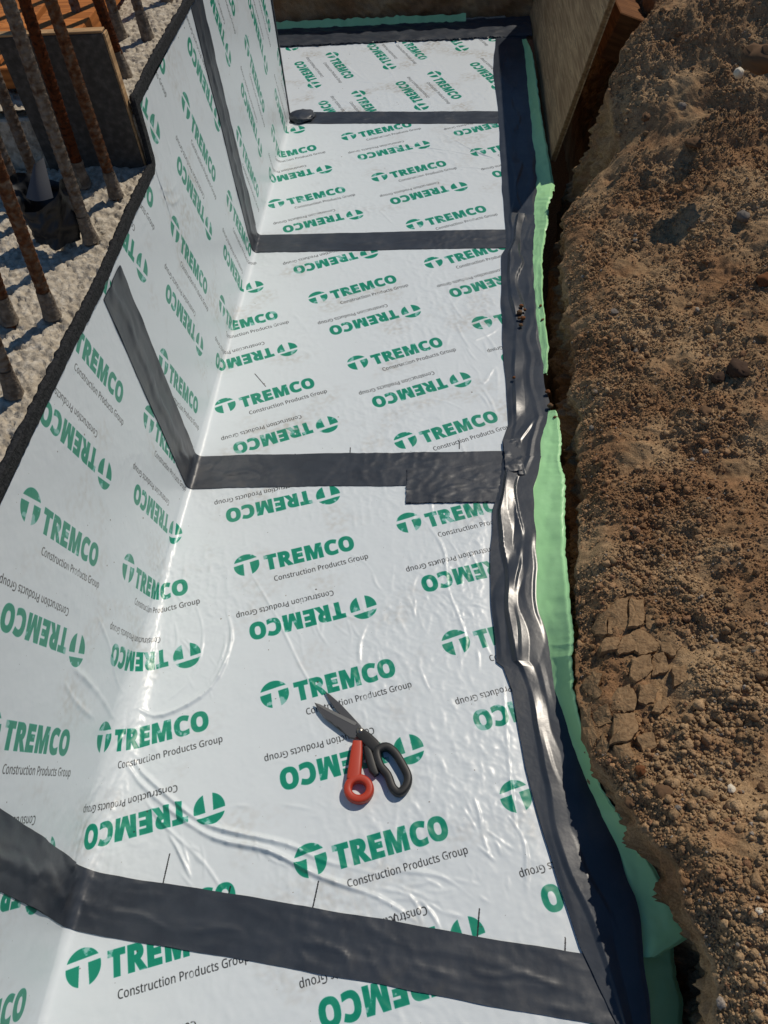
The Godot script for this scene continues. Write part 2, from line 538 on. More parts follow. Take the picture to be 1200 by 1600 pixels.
# seam centre lines, t as a function of s
func seam(k: int, s: float) -> float:
	match k:
		0: return (-0.23 + 0.1 * s) if s > 0.0 else -0.23 + 0.03 * s
		1: return -1.143 - 0.03 * s if s > 0.0 else -1.143 - 0.03 * s
		2: return -2.068 - 0.004 * s if s > 0.0 else -2.068 - 0.07 * s
		3: return -2.872 + 0.06 * s if s > 0.0 else -2.872
		4: return -3.55
	return 0.45
func wall_top(t: float) -> float:
	return 0.566 if t > -1.486 else 0.682
const INNER := [[-3.55, 0.80], [-3.21, 0.762], [-2.8, 0.773], [-2.15, 0.762], [-1.99, 0.753], [-1.54, 0.746], [-1.25, 0.746], [-1.04, 0.702], [-0.87, 0.691], [-0.68, 0.699], [-0.62, 0.726], [-0.5, 0.744], [-0.36, 0.768], [-0.2, 0.81], [-0.1, 0.856], [0.1, 0.90], [0.5, 0.92]]
func make_sheet(k: int, q: Dictionary, mmpp: float, label: String) -> void:
	# k: near seam index (-1: none), far seam k + 1
	var floor_only: bool = q.get("flat", false)
	var st0 := []
	var nw := 0 if floor_only else (270 if k == 0 else 150)
	var nf := 390 if k == 0 else 230
	var nv := 150 if k == -1 else (450 if k == 0 else 260)
	if floor_only: nv = 170; nf = 240
	var nu := nw + nf + 1
	var P := PackedVector3Array(); P.resize(nu * (nv + 1))
	var ST := PackedVector2Array(); ST.resize(nu * (nv + 1))
	var lo := Vector2(1e9, 1e9); var hi := -lo
	for j in nv + 1:
		var v := float(j) / nv
		for i in nu:
			var s := 0.0
			var tm := lerpf(seam(k, 0.3), seam(k + 1, 0.3), v)
			if floor_only:
				s = lerpf(-0.55, tab(tm, INNER) + 0.03, float(i) / nf)
			elif i < nw:
				s = -wall_top(lerpf(seam(k, -0.4), seam(k + 1, -0.4), v)) * (1.0 - float(i) / nw)
			else:
				s = (tab(tm, INNER) + 0.03) * float(i - nw) / nf
			var t := lerpf(seam(k, s), seam(k + 1, s), v)
			var p := Vector3(s, disp(maxf(s, 0.02), t) + 0.0005, t) if floor_only else on_sheet(s, t, 0.0005)
			if floor_only and j > nv - 3: p.z += 0.012 * n_a.get_noise_1d(s * 30.0)
			P[j * nu + i] = p
			ST[j * nu + i] = to_print(q, Vector2(s, t))
			lo = lo.min(ST[j * nu + i]); hi = hi.max(ST[j * nu + i])
	for i in ST.size():
		ST[i] = Vector2((ST[i].x - lo.x) / (hi.x - lo.x), (hi.y - ST[i].y) / (hi.y - lo.y))
	var mat := StandardMaterial3D.new()
	mat.albedo_texture = sheet_texture(q, lo, hi, mmpp, 100 + k)
	mat.roughness = 0.36
	mat.metallic_specular = 0.5
	mat.normal_enabled = true
	mat.normal_texture = M.crinkle
	mat.normal_scale = 0.16
	var o := put("membrane_sheet", grid(P, nu, nv + 1, Vector3(1, 1, 0), ST, 0.001), mat)
	tag(o, label, "membrane", "printed white membrane sheets")
# strip of black tape on a seam: s range, centre line, half width, lift above the sheets
func make_tape(k: int, s0: float, s1: float, hw: float, lift: float, label: String, seed_: int) -> void:
	var n := int((s1 - s0) / 0.005)
	var m := 22
	var nz := noise(seed_, 9.0, FastNoiseLite.TYPE_SIMPLEX_SMOOTH, 2)
	var fz := noise(seed_ + 1, 26.0, FastNoiseLite.TYPE_SIMPLEX_SMOOTH, 2)
	var P := PackedVector3Array(); P.resize((n + 1) * (m + 1))
	for i in n + 1:
		var s := lerpf(s0, s1, float(i) / n)
		var e := 0.003 * nz.get_noise_1d(s * 0.4)
		for j in m + 1:
			var v := float(j) / m * 2.0 - 1.0
			var t := seam(k, s) + v * hw + e + 0.0007 * v * fz.get_noise_2d(s * 0.5, signf(v) * 5.0)
			var up := lift + 0.0013 * maxf(0.0, fz.get_noise_2d(s * 0.3, v * 0.06 + 3.0)) + 0.0016 * exp(-pow((v - 0.15 - 0.4 * nz.get_noise_1d(s * 0.7 + 4.0)) / 0.10, 2.0)) * (0.5 + nz.get_noise_1d(s * 2.0))
			if s < -0.04: up += 0.0022 * maxf(0.0, sin(v * 5.0 + 1.0 + 2.0 * nz.get_noise_1d(s)))
			P[i * (m + 1) + j] = on_sheet(s, t, up)
	var o := put("seam_tape", grid(P, m + 1, n + 1, Vector3(1, 1, 0), PackedVector2Array(), lift + 0.0002), M.tape)
	tag(o, label, "tape", "black seam tapes")
# long edge tape: rows of [py, inner px, outer px]
func make_edge_tape(rows: Array, lift: float, fold: float, label: String, seed_: int) -> void:
	var ny := 12
	var R := []
	for i in rows.size() - 1:
		for k in ny:
			var f := float(k) / ny
			R.append([lerpf(rows[i][0], rows[i + 1][0], f), lerpf(rows[i][1], rows[i + 1][1], f), lerpf(rows[i][2], rows[i + 1][2], f)])
	R.append(rows[rows.size() - 1])
	var m := 64
	var nz := noise(seed_, 4.0, FastNoiseLite.TYPE_SIMPLEX_SMOOTH, 1)
	var fz := noise(seed_ + 1, 16.0, FastNoiseLite.TYPE_SIMPLEX_SMOOTH, 3)
	var rz := noise(seed_ + 2, 10.0, FastNoiseLite.TYPE_SIMPLEX_SMOOTH, 1)
	rz.fractal_type = FastNoiseLite.FRACTAL_RIDGED
	var P := PackedVector3Array()
	for r in R:
		var a := fl(r[1], r[0]); var b := fl(r[2], r[0])
		a.x += 0.002 * nz.get_noise_1d(a.z * 2.0)
		b.x += 0.005 * nz.get_noise_1d(a.z * 2.5 + 40.0)
		for j in m + 1:
			var u := float(j) / m
			var p := a.lerp(b, u)
			var c1 := 0.30 + 0.16 * nz.get_noise_1d(p.z * 0.8)
			var c2 := 0.50 + 0.22 * nz.get_noise_1d(p.z + 30.0)
			var k1 := clampf(0.55 + 0.9 * nz.get_noise_1d(p.z * 1.3 + 9.0), 0.1, 1.0)
			var k2 := clampf(0.35 + 1.1 * nz.get_noise_1d(p.z * 1.6 + 19.0), 0.0, 1.0)
			var env := smoothstep(0.0, 0.10, u) * smoothstep(1.0, 0.9, u) * lerpf(1.0, 0.4, smoothstep(-0.68, -0.5, p.z))
			var h := fold * env * (k1 * maxf(0.0, 1.0 - (c1 - u) / 0.07 if u < c1 else 1.0 - (u - c1) / (0.22 + 0.12 * k2)) + 0.40 * k2 * maxf(0.0, 1.0 - (c2 - u) / 0.22 if u < c2 else 1.0 - (u - c2) / 0.06) + 0.12 * (1.0 - k1) * maxf(0.0, 1.0 - absf(u - 0.72 - 0.15 * nz.get_noise_1d(p.z * 1.2 + 60.0)) / 0.10))
			h += env * fold * 0.40 * maxf(0.0, nz.get_noise_2d(p.x * 2.0 + 7.0, p.z * 0.9)) + env * fold * 0.04 * fz.get_noise_2d(p.x * 0.5, p.z * 0.25)
			p.y = 0.001 + lift + h
			P.append(p)
	var o := put("edge_tape", grid(P, m + 1, R.size(), Vector3.UP, PackedVector2Array(), lift + 0.001), M.tape_shiny)
	tag(o, label, "tape", "black edge tapes")
func make_patch(c: Array, lift: float, label: String, seed_: int) -> void:   # four px corners
	var a := fl(c[0][0], c[0][1]); var b := fl(c[1][0], c[1][1]); var d := fl(c[3][0], c[3][1]); var e := fl(c[2][0], c[2][1])
	var nz := noise(seed_, 14.0)
	var P := PackedVector3Array()
	var n := 36
	for j in n + 1:
		for i in n + 1:
			var u := float(i) / n; var v := float(j) / n
			var p := a.lerp(b, u).lerp(d.lerp(e, u), v)
			p.y = disp(p.x, p.z) + lift + 0.003 * maxf(0.0, nz.get_noise_2d(p.x, p.z * 2.0))
			p.x += 0.002 * nz.get_noise_1d(p.z * 5.0); p.z += 0.002 * nz.get_noise_1d(p.x * 5.0)
			P.append(p)
	var o := put("tape_patch", grid(P, n + 1, n + 1, Vector3.UP, PackedVector2Array(), lift), M.tape)
	tag(o, label, "tape")
# green liner: rows of [py, foot px, edge px, edge height], sampled as the sheet turns up at its outer edge
func make_liner(rows: Array, lift: float, curl: float, label: String, seed_: int) -> void:
	var R := []
	for i in rows.size() - 1:
		for k in 14:
			var f := k / 14.0
			var r := []
			for q in 4: r.append(lerpf(rows[i][q], rows[i + 1][q], f))
			R.append(r)
	R.append(rows[rows.size() - 1])
	var nz := noise(seed_, 9.0)
	var fz := noise(seed_ + 1, 60.0)
	var m := 30
	var P := PackedVector3Array()
	for r in R:
		var a := fl(r[1], r[0]); var b := fl(r[2], r[0], r[3])
		b.x += 0.003 * fz.get_noise_1d(b.z) + 0.003 * nz.get_noise_1d(b.z * 2.0)
		for j in m + 1:
			var u := float(j) / m
			var p := Vector3(lerpf(a.x - 0.012, b.x, u), 0.0, lerpf(a.z, b.z, u))
			p.y = lift + (b.y - lift) * pow(u, curl) + 0.004 * sin(u * PI) * nz.get_noise_2d(p.z, u * 0.1) - 0.006 * smoothstep(0.88, 1.0, u)
			P.append(p)
	var o := put("green_liner", grid(P, m + 1, R.size(), Vector3.UP, PackedVector2Array(), 0.0015), M.green)
	tag(o, label, "liner", "green liner pieces along the bank")

# ------------------------------------------------------------------ soil
const LIPX := [[-4.3, 1.22], [-2.9, 1.21], [-2.58, 1.19], [-2.442, 1.114], [-2.369, 1.07], [-2.305, 1.053], [-2.189, 1.079], [-2.104, 0.981], [-2.05, 0.925], [-1.654, 0.913], [-1.473, 0.907], [-1.19, 0.898], [-1.042, 0.884], [-0.841, 0.857], [-0.641, 0.832], [-0.525, 0.84], [-0.412, 0.861], [-0.295, 0.926], [-0.125, 0.95], [0.1, 0.98], [0.6, 1.0]]
const LIPH := [[-4.3, 0.46], [-2.442, 0.42], [-2.369, 0.35], [-2.305, 0.3], [-2.189, 0.22], [-2.104, 0.13], [-2.05, 0.1], [-1.654, 0.07], [-1.473, 0.055], [-1.19, 0.04], [-1.042, 0.04], [-0.841, 0.05], [-0.641, 0.06], [-0.525, 0.08], [-0.412, 0.1], [-0.295, 0.165], [-0.125, 0.18], [0.6, 0.2]]
var n_s1: FastNoiseLite
var n_s2: FastNoiseLite
var n_s3: FastNoiseLite
var n_s4: FastNoiseLite
func lip_x(z: float) -> float:
	return tab(z, LIPX) + 0.018 * n_s2.get_noise_1d(z * 0.9) + 0.004 * n_s3.get_noise_1d(z * 0.8)
func base_y(x: float, z: float) -> float:
	var lx := lip_x(z)
	var d := maxf(0.0, x - lx)
	var y := tab(z, LIPH) + 0.30 * d * exp(-d * 0.5) + 0.02 * smoothstep(0.0, 0.05, d) - 0.012 * exp(-d / 0.02)
	if x < lx: y -= (lx - x) * 1.3
	return y + 0.030 * n_s1.get_noise_2d(x, z) * smoothstep(0.0, 0.25, d)
func soil_y(x: float, z: float) -> float:
	var y := base_y(x, z)
	var rough := lerpf(0.35, 1.0, smoothstep(0.0, 0.03, x - lip_x(z))) * clampf(0.85 + 0.8 * n_s1.get_noise_2d(x * 1.7 + 5.0, z * 1.7), 0.55, 1.3)
	y += (0.012 + 0.004 * smoothstep(0.02, 0.15, x - lip_x(z))) * n_s2.get_noise_2d(x, z) + rough * (0.0065 * n_s3.get_noise_2d(x, z) + 0.0050 * n_s4.get_noise_2d(x, z))
	var e := Vector2((x - 0.915) / 0.085, (z + 0.61) / 0.16).length()
	return y - 0.010 * (1.0 - smoothstep(0.8, 1.1, e))
func soil_hit(px: float, py: float) -> Vector3:
	var y := 0.2
	var p := Vector3.ZERO
	for k in 8:
		p = fl(px, py, y)
		y = lerpf(y, soil_y(p.x, p.z), 0.7)
	return p
func soil_col(x: float, z: float, y: float) -> Color:
	var a := n_s1.get_noise_2d(x * 1.4 + 20.0, z * 1.4)
	var b := n_s2.get_noise_3d(x * 1.5, y * 1.5, z * 1.5 + 8.0)
	var g := n_s4.get_noise_3d(x, y, z)
	var c := Color(0.185, 0.125, 0.076).lerp(Color(0.285, 0.208, 0.132), clampf(0.45 + 1.1 * a + 0.4 * b, 0.0, 1.0))
	c = c.lerp(Color(0.215, 0.115, 0.062), clampf(0.1 + 0.9 * b - 0.7 * a, 0.0, 0.45))
	return Color(c.r * 1.03, c.g * 0.99, c.b * 0.91) * (1.62 + 0.65 * g)
func build_soil() -> void:
	var root := base("soil_bank")
	root.set_meta("kind", "structure")
	var zs := PackedFloat32Array()
	var z := 0.7
	while z > -4.3:
		zs.append(z)
		z -= 0.0045 if z < 0.15 else 0.02
	var ds := PackedFloat32Array()
	var d := 0.0
	while d < 40.0:
		ds.append(d)
		d += 0.0045 if d < 0.55 else maxf(0.012, (d - 0.5) * 0.12)
	var nfc := 60
	var nu := nfc + ds.size()
	var P := PackedVector3Array(); P.resize(nu * zs.size())
	var C := PackedColorArray(); C.resize(nu * zs.size())
	for j in zs.size():
		var zz := zs[j]
		var lx := lip_x(zz)
		var top := soil_y(lx, zz)
		for i in nu:
			var p: Vector3
			if i < nfc:
				var f := float(i) / nfc
				var yy := lerpf(-0.5, -0.12, f / 0.15) if f < 0.15 else lerpf(-0.12, top, (f - 0.15) / 0.85)
				var bx := minf(lx, lerpf(0.985, 1.13, smoothstep(-2.4, -2.6, zz))) - 0.02 + 0.05 * smoothstep(-0.35, -0.15, zz)
				p = Vector3(lerpf(bx, lx, smoothstep(0.1, 1.0, f)) + 0.03 * sin(f * PI) * (0.6 + n_s2.get_noise_2d(zz * 0.8, 3.0)), yy, zz)
				var e := sin(f * PI)
				p.x += sqrt(e) * (0.026 * n_s2.get_noise_2d(zz, yy) + 0.016 * n_s3.get_noise_2d(zz, yy) + 0.007 * n_s4.get_noise_2d(zz, yy))
			else:
				var x := lx + ds[i - nfc]
				p = Vector3(x, soil_y(x, zz), zz)
			P[j * nu + i] = p
			C[j * nu + i] = soil_col(p.x, p.z, p.y)
	put("earth", grid(P, nu, zs.size(), Vector3(-0.3, 1, 0), PackedVector2Array(), 0.0, C), M.soil, root)
	# far end of the trench
	P = PackedVector3Array(); C = PackedColorArray()
	var na := 230; var nb := 60
	for j in nb:
		var f := float(j) / (nb - 1)
		for i in na:
			var x := lerpf(-1.6, 1.5, float(i) / (na - 1))
			var p := Vector3(x, -0.1 + minf(f, 0.6) / 0.6 * 0.42, -3.735)
			p.z += -0.10 * minf(f, 0.6) + 0.02 * n_s2.get_noise_2d(x, p.y * 1.3) + 0.008 * n_s3.get_noise_2d(x, p.y)
			if f > 0.6: p.z -= (f - 0.6) * 6.0; p.y += 0.01 * n_s2.get_noise_2d(x, p.z)
			P.append(p); C.append(soil_col(x, p.z, p.y))
	put("earth", grid(P, na, nb, Vector3(0, 1, 1), PackedVector2Array(), 0.0, C), M.soil, root)
	# crumbs lying all over the bank
	var r := RandomNumberGenerator.new()
	r.seed = 77
	for v in 3:
		var mm := MultiMesh.new()
		mm.transform_format = MultiMesh.TRANSFORM_3D
		mm.use_colors = true
		mm.mesh = lump(200 + v, 5, 7, 0.34, 0.8)
		var X: Array[Transform3D] = []
		var K: Array[Color] = []
		while X.size() < 50000:
			var zz := -3.6 + 3.75 * pow(r.randf(), 0.62)
			var dd := 0.004 + 0.95 * pow(r.randf(), 1.1) * clampf(0.45 - 0.25 * zz, 0.45, 1.0)
			var lx := lip_x(zz)
			var x := lx + dd
			var e := Vector2((x - 0.915) / 0.095, (zz + 0.61) / 0.17).length()
			if e < 1.0 and r.randf() < 0.62: continue
			var cov := n_s1.get_noise_2d(x * 1.7 + 5.0, zz * 1.7)
			if r.randf() > 0.62 + 1.3 * cov: continue
			var s := 0.0009 + 0.0026 * pow(r.randf(), 2.4) + (0.0075 * pow(r.randf(), 1.5) if r.randf() < 0.022 else 0.0)
			if zz > -0.6 and dd > 0.07: s *= 1.3
			var bs := Basis.from_euler(Vector3(r.randf() * TAU, r.randf() * TAU, r.randf() * TAU)).scaled(Vector3.ONE * s)
			X.append(Transform3D(bs, Vector3(x, soil_y(x, zz) + s * 0.2, zz)))
			var c := soil_col(x, zz, 0.3) * r.randf_range(0.8, 1.25)
			var w := r.randf()
			if w < 0.025: c = Color(0.36, 0.32, 0.275) * r.randf_range(0.7, 1.2)
			elif w < 0.09: c = Color(0.31, 0.18, 0.105) * r.randf_range(0.8, 1.2)
			K.append(c)
		mm.instance_count = X.size()
		for i in X.size():
			mm.set_instance_transform(i, X[i])
			mm.set_instance_color(i, K[i])
		var o := MultiMeshInstance3D.new()
		o.multimesh = mm
		o.material_override = M.soil
		o.name = "soil_crumbs"
		o.set_meta("kind", "stuff")
		root.add_child(o, true)
	# dried, cracked plates at the edge of the bank (outlines in a 6x zoom at 860, 940)
	var plates := [
		[[600, 45], [700, 30], [690, 310], [640, 345], [530, 330], [540, 120]],
		[[722, 40], [840, 60], [850, 250], [800, 310], [702, 318], [712, 200]],
		[[660, 392], [800, 332], [900, 400], [965, 520], [900, 570], [800, 580], [760, 530], [640, 540], [612, 510]],
		[[520, 370], [630, 392], [600, 500], [470, 500], [460, 420]],
		[[730, 625], [890, 600], [897, 760], [850, 800], [770, 850], [715, 800]],
		[[922, 600], [1000, 590], [1040, 700], [1030, 770], [910, 800], [915, 700]],
		[[790, 900], [890, 890], [940, 950], [910, 1040], [840, 1060], [780, 1020]],
		[[320, 720], [400, 665], [465, 710], [440, 830], [460, 900], [420, 930], [370, 870], [320, 770]],
		[[520, 1000], [600, 880], [700, 860], [760, 960], [740, 1100], [660, 1110], [600, 1070], [550, 1080]],
		[[575, 1130], [650, 1145], [740, 1140], [760, 1300], [700, 1400], [530, 1400], [565, 1250]],
		[[410, 1040], [500, 1010], [548, 1110], [540, 1180], [440, 1190], [405, 1120]],
		[[300, 980], [380, 1010], [400, 1180], [430, 1300], [380, 1380], [320, 1200]],
		[[930, 1060], [1020, 1010], [1030, 1100], [960, 1170], [900, 1130]],
		[[470, 130], [580, 100], [520, 200], [525, 330], [430, 290], [400, 200]],
		[[985, 400], [1100, 380], [1150, 560], [1080, 640], [1000, 560]],
		[[860, 60], [960, 40], [980, 280], [960, 380], [860, 320]],
		[[360, -120], [460, -150], [500, -20], [430, 60], [350, 20]], [[520, -190], [640, -200], [660, -60], [560, -20]], [[680, -150], [790, -140], [800, -10], [700, -20]],
		[[1070, 760], [1180, 740], [1220, 880], [1100, 920]], [[560, 1440], [690, 1430], [720, 1560], [600, 1600]], [[760, 1380], [880, 1340], [930, 1470], [820, 1540]], [[470, 1290], [530, 1420], [480, 1500], [420, 1400]]]
	var pi_ := 0
	for poly in plates:
		var pts := PackedVector3Array()
		for i in poly.size():
			var a := Vector2(poly[i][0], poly[i][1])
			var b := Vector2(poly[(i + 1) % poly.size()][0], poly[(i + 1) % poly.size()][1])
			for k in 4:
				var q := a.lerp(b, k / 4.0) + Vector2(r.randf_range(-9, 9), r.randf_range(-9, 9))
				pts.append(fl(860.0 + q.x / 6.0, 940.0 + q.y / 6.0, 0.075))
		plate(root, pts, r.randf_range(-0.003, 0.004), 300 + pi_)
		pi_ += 1
func plate(root: Node, pts: PackedVector3Array, thick: float, seed_: int) -> void:
	var c := Vector3.ZERO
	for p in pts: c += p
	c /= pts.size()
	var r := RandomNumberGenerator.new()
	r.seed = seed_
	var tx := r.randf_range(-0.2, 0.2); var tz := r.randf_range(-0.2, 0.2)
	var st := newst()
	st.set_smooth_group(-1)
	var n := pts.size()
	var nz := noise(seed_, 30.0)
	var lv := [[1.09, -0.03], [1.08, thick - 0.002], [1.05, thick], [0.55, thick + 0.001]]
	var rg := []
	for l in lv:
		var a := PackedVector3Array()
		for p in pts:
			var q: Vector3 = c + (p - c) * l[0]
			q.y = base_y(q.x, q.z) + l[1] + (q.x - c.x) * tx + (q.z - c.z) * tz + 0.004 * nz.get_noise_2d(q.x, q.z)
			a.append(q)
		rg.append(a)
	for l in lv.size() - 1:
		for i in n:
			var k := (i + 1) % n
			var outw: Vector3 = (rg[l][i] - c)
			outw.y = 0
			quad(st, rg[l][i], rg[l][k], rg[l + 1][k], rg[l + 1][i], outw.normalized() if l == 0 else Vector3.UP + outw.normalized() * 0.5)
	var cc := Vector3(c.x, base_y(c.x, c.z) + thick + 0.001, c.z)
	for i in n: tri(st, cc, rg[3][i], rg[3][(i + 1) % n], Vector3.UP)
	put("mud_plate", done(st), M.mud, root)

# ------------------------------------------------------------------ rebar
func rebar(b: Vector3, top: Vector3, rad: float, mat: Material, label: String) -> void:
	var root := base("rebar", b)
	var ax := top - b
	var L := ax.length()
	var d := ax / L
	var sx := d.cross(Vector3(0, 0, 1)).normalized()
	var sz := sx.cross(d).normalized()
	var n := int(L / 0.0022)
	var m := 12
	var P := PackedVector3Array()
	for j in n + 1:
		var h := -0.03 + (L + 0.03) * j / n
		for i in m + 1:
			var a := TAU * (i % m) / m
			# two rows of slanting ribs and two lengthwise ribs
			var ph := fposmod(h / 0.0115 + (a / PI if a < PI else (TAU - a) / PI) * 0.9, 1.0)
			var rr := rad * (0.90 + 0.09 * exp(-pow((ph - 0.5) / 0.17, 2.0)) + 0.10 * pow(absf(cos(a)), 14.0))
			P.append(d * h + (sx * cos(a) + sz * sin(a)) * rr)
	put("bar", grid(P, m + 1, n + 1, sx), mat, root)
	# splashed cement collar at the foot
	var Q := PackedVector3Array()
	var nz := noise(int(b.x * 1000.0) + int(b.z * 1000.0), 30.0)
	for j in 9:
		var h := -0.006 + 0.05 * j / 8.0
		for i in m + 1:
			var a := TAU * (i % m) / m
			var rr := rad * (1.45 - 0.42 * sqrt(j / 8.0)) + 0.002 * nz.get_noise_3d(cos(a) * 0.1, h, sin(a) * 0.1)
			Q.append(d * h + (sx * cos(a) + sz * sin(a)) * rr)
	put("cement_collar", grid(Q, m + 1, 9, sx), M.cement, root)
	tag(root, label, "rebar", "rebars standing in the foundation")

# ------------------------------------------------------------------ materials
func mat(c: Color, rough: float, spec := 0.5, metal := 0.0) -> StandardMaterial3D:
	var m := StandardMaterial3D.new()
	m.albedo_color = c
	m.roughness = rough
	m.metallic_specular = spec
	m.metallic = metal
	return m
func noise_tex(seed_: int, freq: float, cols: Array, offs: Array, oct := 5, size := 512, as_normal := false, bump := 4.0) -> NoiseTexture2D:
	var t := NoiseTexture2D.new()
	t.noise = noise(seed_, freq, FastNoiseLite.TYPE_SIMPLEX_SMOOTH, oct)
	t.width = size; t.height = size
	t.seamless = true
	t.seamless_blend_skirt = 0.2
	if as_normal:
		t.as_normal_map = true
		t.bump_strength = bump
	else:
		var g := Gradient.new()
		g.colors = PackedColorArray(cols)
		g.offsets = PackedFloat32Array(offs)
		t.color_ramp = g
	return t
func tri_mat(tex: Texture2D, scale: float, rough: float, nrm: Texture2D = null, ns := 1.0, spec := 0.4) -> StandardMaterial3D:
	var m := StandardMaterial3D.new()
	m.albedo_texture = tex
	m.uv1_triplanar = true
	m.uv1_world_triplanar = true
	m.uv1_scale = Vector3.ONE * scale
	m.roughness = rough
	m.metallic_specular = spec
	if nrm:
		m.normal_enabled = true
		m.normal_texture = nrm
		m.normal_scale = ns
	return m
func make_materials() -> void:
	M.crinkle = noise_tex(21, 0.03, [], [], 3, 1024, true, 3.0)
	M.fine_n = noise_tex(22, 0.05, [], [], 5, 512, true, 6.0)
	M.tape = tri_mat(noise_tex(23, 0.01, [Color(0.185, 0.21, 0.245), Color(0.21, 0.235, 0.27), Color(0.23, 0.25, 0.28), Color(0.26, 0.272, 0.29)], [0.3, 0.55, 0.72, 0.92]), 2.0, 0.40, M.fine_n, 0.03, 0.5)
	M.tape_shiny = M.tape.duplicate()
	M.tape_shiny.roughness = 0.30
	M.bead = tri_mat(noise_tex(24, 0.03, [Color(0.14, 0.145, 0.15), Color(0.21, 0.215, 0.22)], [0.3, 0.75]), 6.0, 0.8, M.fine_n, 1.0, 0.3)
	M.green = tri_mat(noise_tex(25, 0.01, [Color(0.665, 0.885, 0.645), Color(0.68, 0.90, 0.66), Color(0.695, 0.91, 0.675)], [0.2, 0.5, 0.8]), 3.0, 0.28, M.fine_n, 0.05)
	M.concrete = tri_mat(noise_tex(26, 0.02, [Color(0.58, 0.545, 0.49), Color(0.72, 0.68, 0.61), Color(0.79, 0.76, 0.70)], [0.2, 0.5, 0.75]), 5.0, 0.92, M.fine_n, 0.8, 0.3)
	M.cement = tri_mat(noise_tex(36, 0.02, [Color(0.36, 0.32, 0.28), Color(0.47, 0.43, 0.38), Color(0.55, 0.51, 0.46)], [0.2, 0.5, 0.75]), 6.0, 0.92, M.fine_n, 0.8, 0.3)
	M.soil = tri_mat(noise_tex(35, 0.06, [Color(0.72, 0.70, 0.68), Color(0.92, 0.91, 0.90), Color(1, 1, 1)], [0.2, 0.5, 0.8]), 9.0, 0.96, M.fine_n, 1.0, 0.2)
	M.soil.vertex_color_use_as_albedo = true
	M.mud = tri_mat(noise_tex(27, 0.03, [Color(0.48, 0.385, 0.285), Color(0.56, 0.455, 0.34), Color(0.62, 0.515, 0.39)], [0.25, 0.5, 0.8]), 7.0, 0.95, M.fine_n, 0.8, 0.25)
	M.rust = tri_mat(noise_tex(28, 0.02, [Color(0.30, 0.17, 0.10), Color(0.42, 0.26, 0.15), Color(0.44, 0.34, 0.26), Color(0.48, 0.42, 0.36)], [0.2, 0.45, 0.62, 0.85]), 6.0, 0.85, M.fine_n, 0.6, 0.3)
	M.scale_ = tri_mat(noise_tex(29, 0.02, [Color(0.30, 0.20, 0.13), Color(0.42, 0.36, 0.30), Color(0.52, 0.49, 0.45)], [0.15, 0.4, 0.75]), 6.0, 0.85, M.fine_n, 0.6, 0.3)
	M.dark_rust = tri_mat(noise_tex(30, 0.02, [Color(0.20, 0.10, 0.05), Color(0.42, 0.21, 0.09), Color(0.30, 0.2, 0.14)], [0.25, 0.5, 0.8]), 6.0, 0.88, M.fine_n, 0.6, 0.3)
	M.board = tri_mat(noise_tex(31, 0.02, [Color(0.30, 0.285, 0.26), Color(0.34, 0.325, 0.30), Color(0.40, 0.38, 0.35)], [0.25, 0.55, 0.85]), 5.0, 0.85, M.fine_n, 0.2, 0.3)
	var wg := Image.create(512, 512, false, Image.FORMAT_RGB8)
	var wn := noise(33, 0.01, FastNoiseLite.TYPE_SIMPLEX_SMOOTH, 4)
	var kn := noise(34, 0.02, FastNoiseLite.TYPE_SIMPLEX_SMOOTH, 2)
	for y in 512:
		for x in 512:
			var g := wn.get_noise_2d(x * 0.5, y * 9.0)
			var b := kn.get_noise_2d(x * 0.2, y * 0.5)
			var c := Color(0.60, 0.52, 0.43).lerp(Color(0.80, 0.72, 0.61), clampf(0.5 + g + 0.4 * b, 0.0, 1.0))
			if g > 0.42: c = c.darkened(0.25)
			wg.set_pixel(x, y, c)
	wg.generate_mipmaps()
	var wt := ImageTexture.create_from_image(wg)
	M.ply = StandardMaterial3D.new()
	M.ply.albedo_texture = wt
	M.ply.roughness = 0.85
	M.ply.metallic_specular = 0.3
	M.ply.uv1_triplanar = true
	M.ply.uv1_scale = Vector3(1.4, 1.4, 1.4)
	M.ply.albedo_color = Color(0.98, 0.90, 0.79)
	M.ply_edge = M.ply.duplicate()
	M.ply_edge.albedo_color = Color(0.85, 0.74, 0.60)
	M.orange = M.ply.duplicate()
	M.orange.albedo_color = Color(1.0, 0.72, 0.47)
	M.timber = M.ply.duplicate()
	M.timber.albedo_color = Color(0.62, 0.47, 0.34)
	M.steel = mat(Color(0.40, 0.40, 0.40), 0.34, 0.5, 0.6)
	M.screw = mat(Color(0.55, 0.53, 0.5), 0.3, 0.5, 0.9)
	M.red = mat(Color(0.70, 0.22, 0.13), 0.5)
	M.black_plastic = mat(Color(0.13, 0.135, 0.14), 0.5)

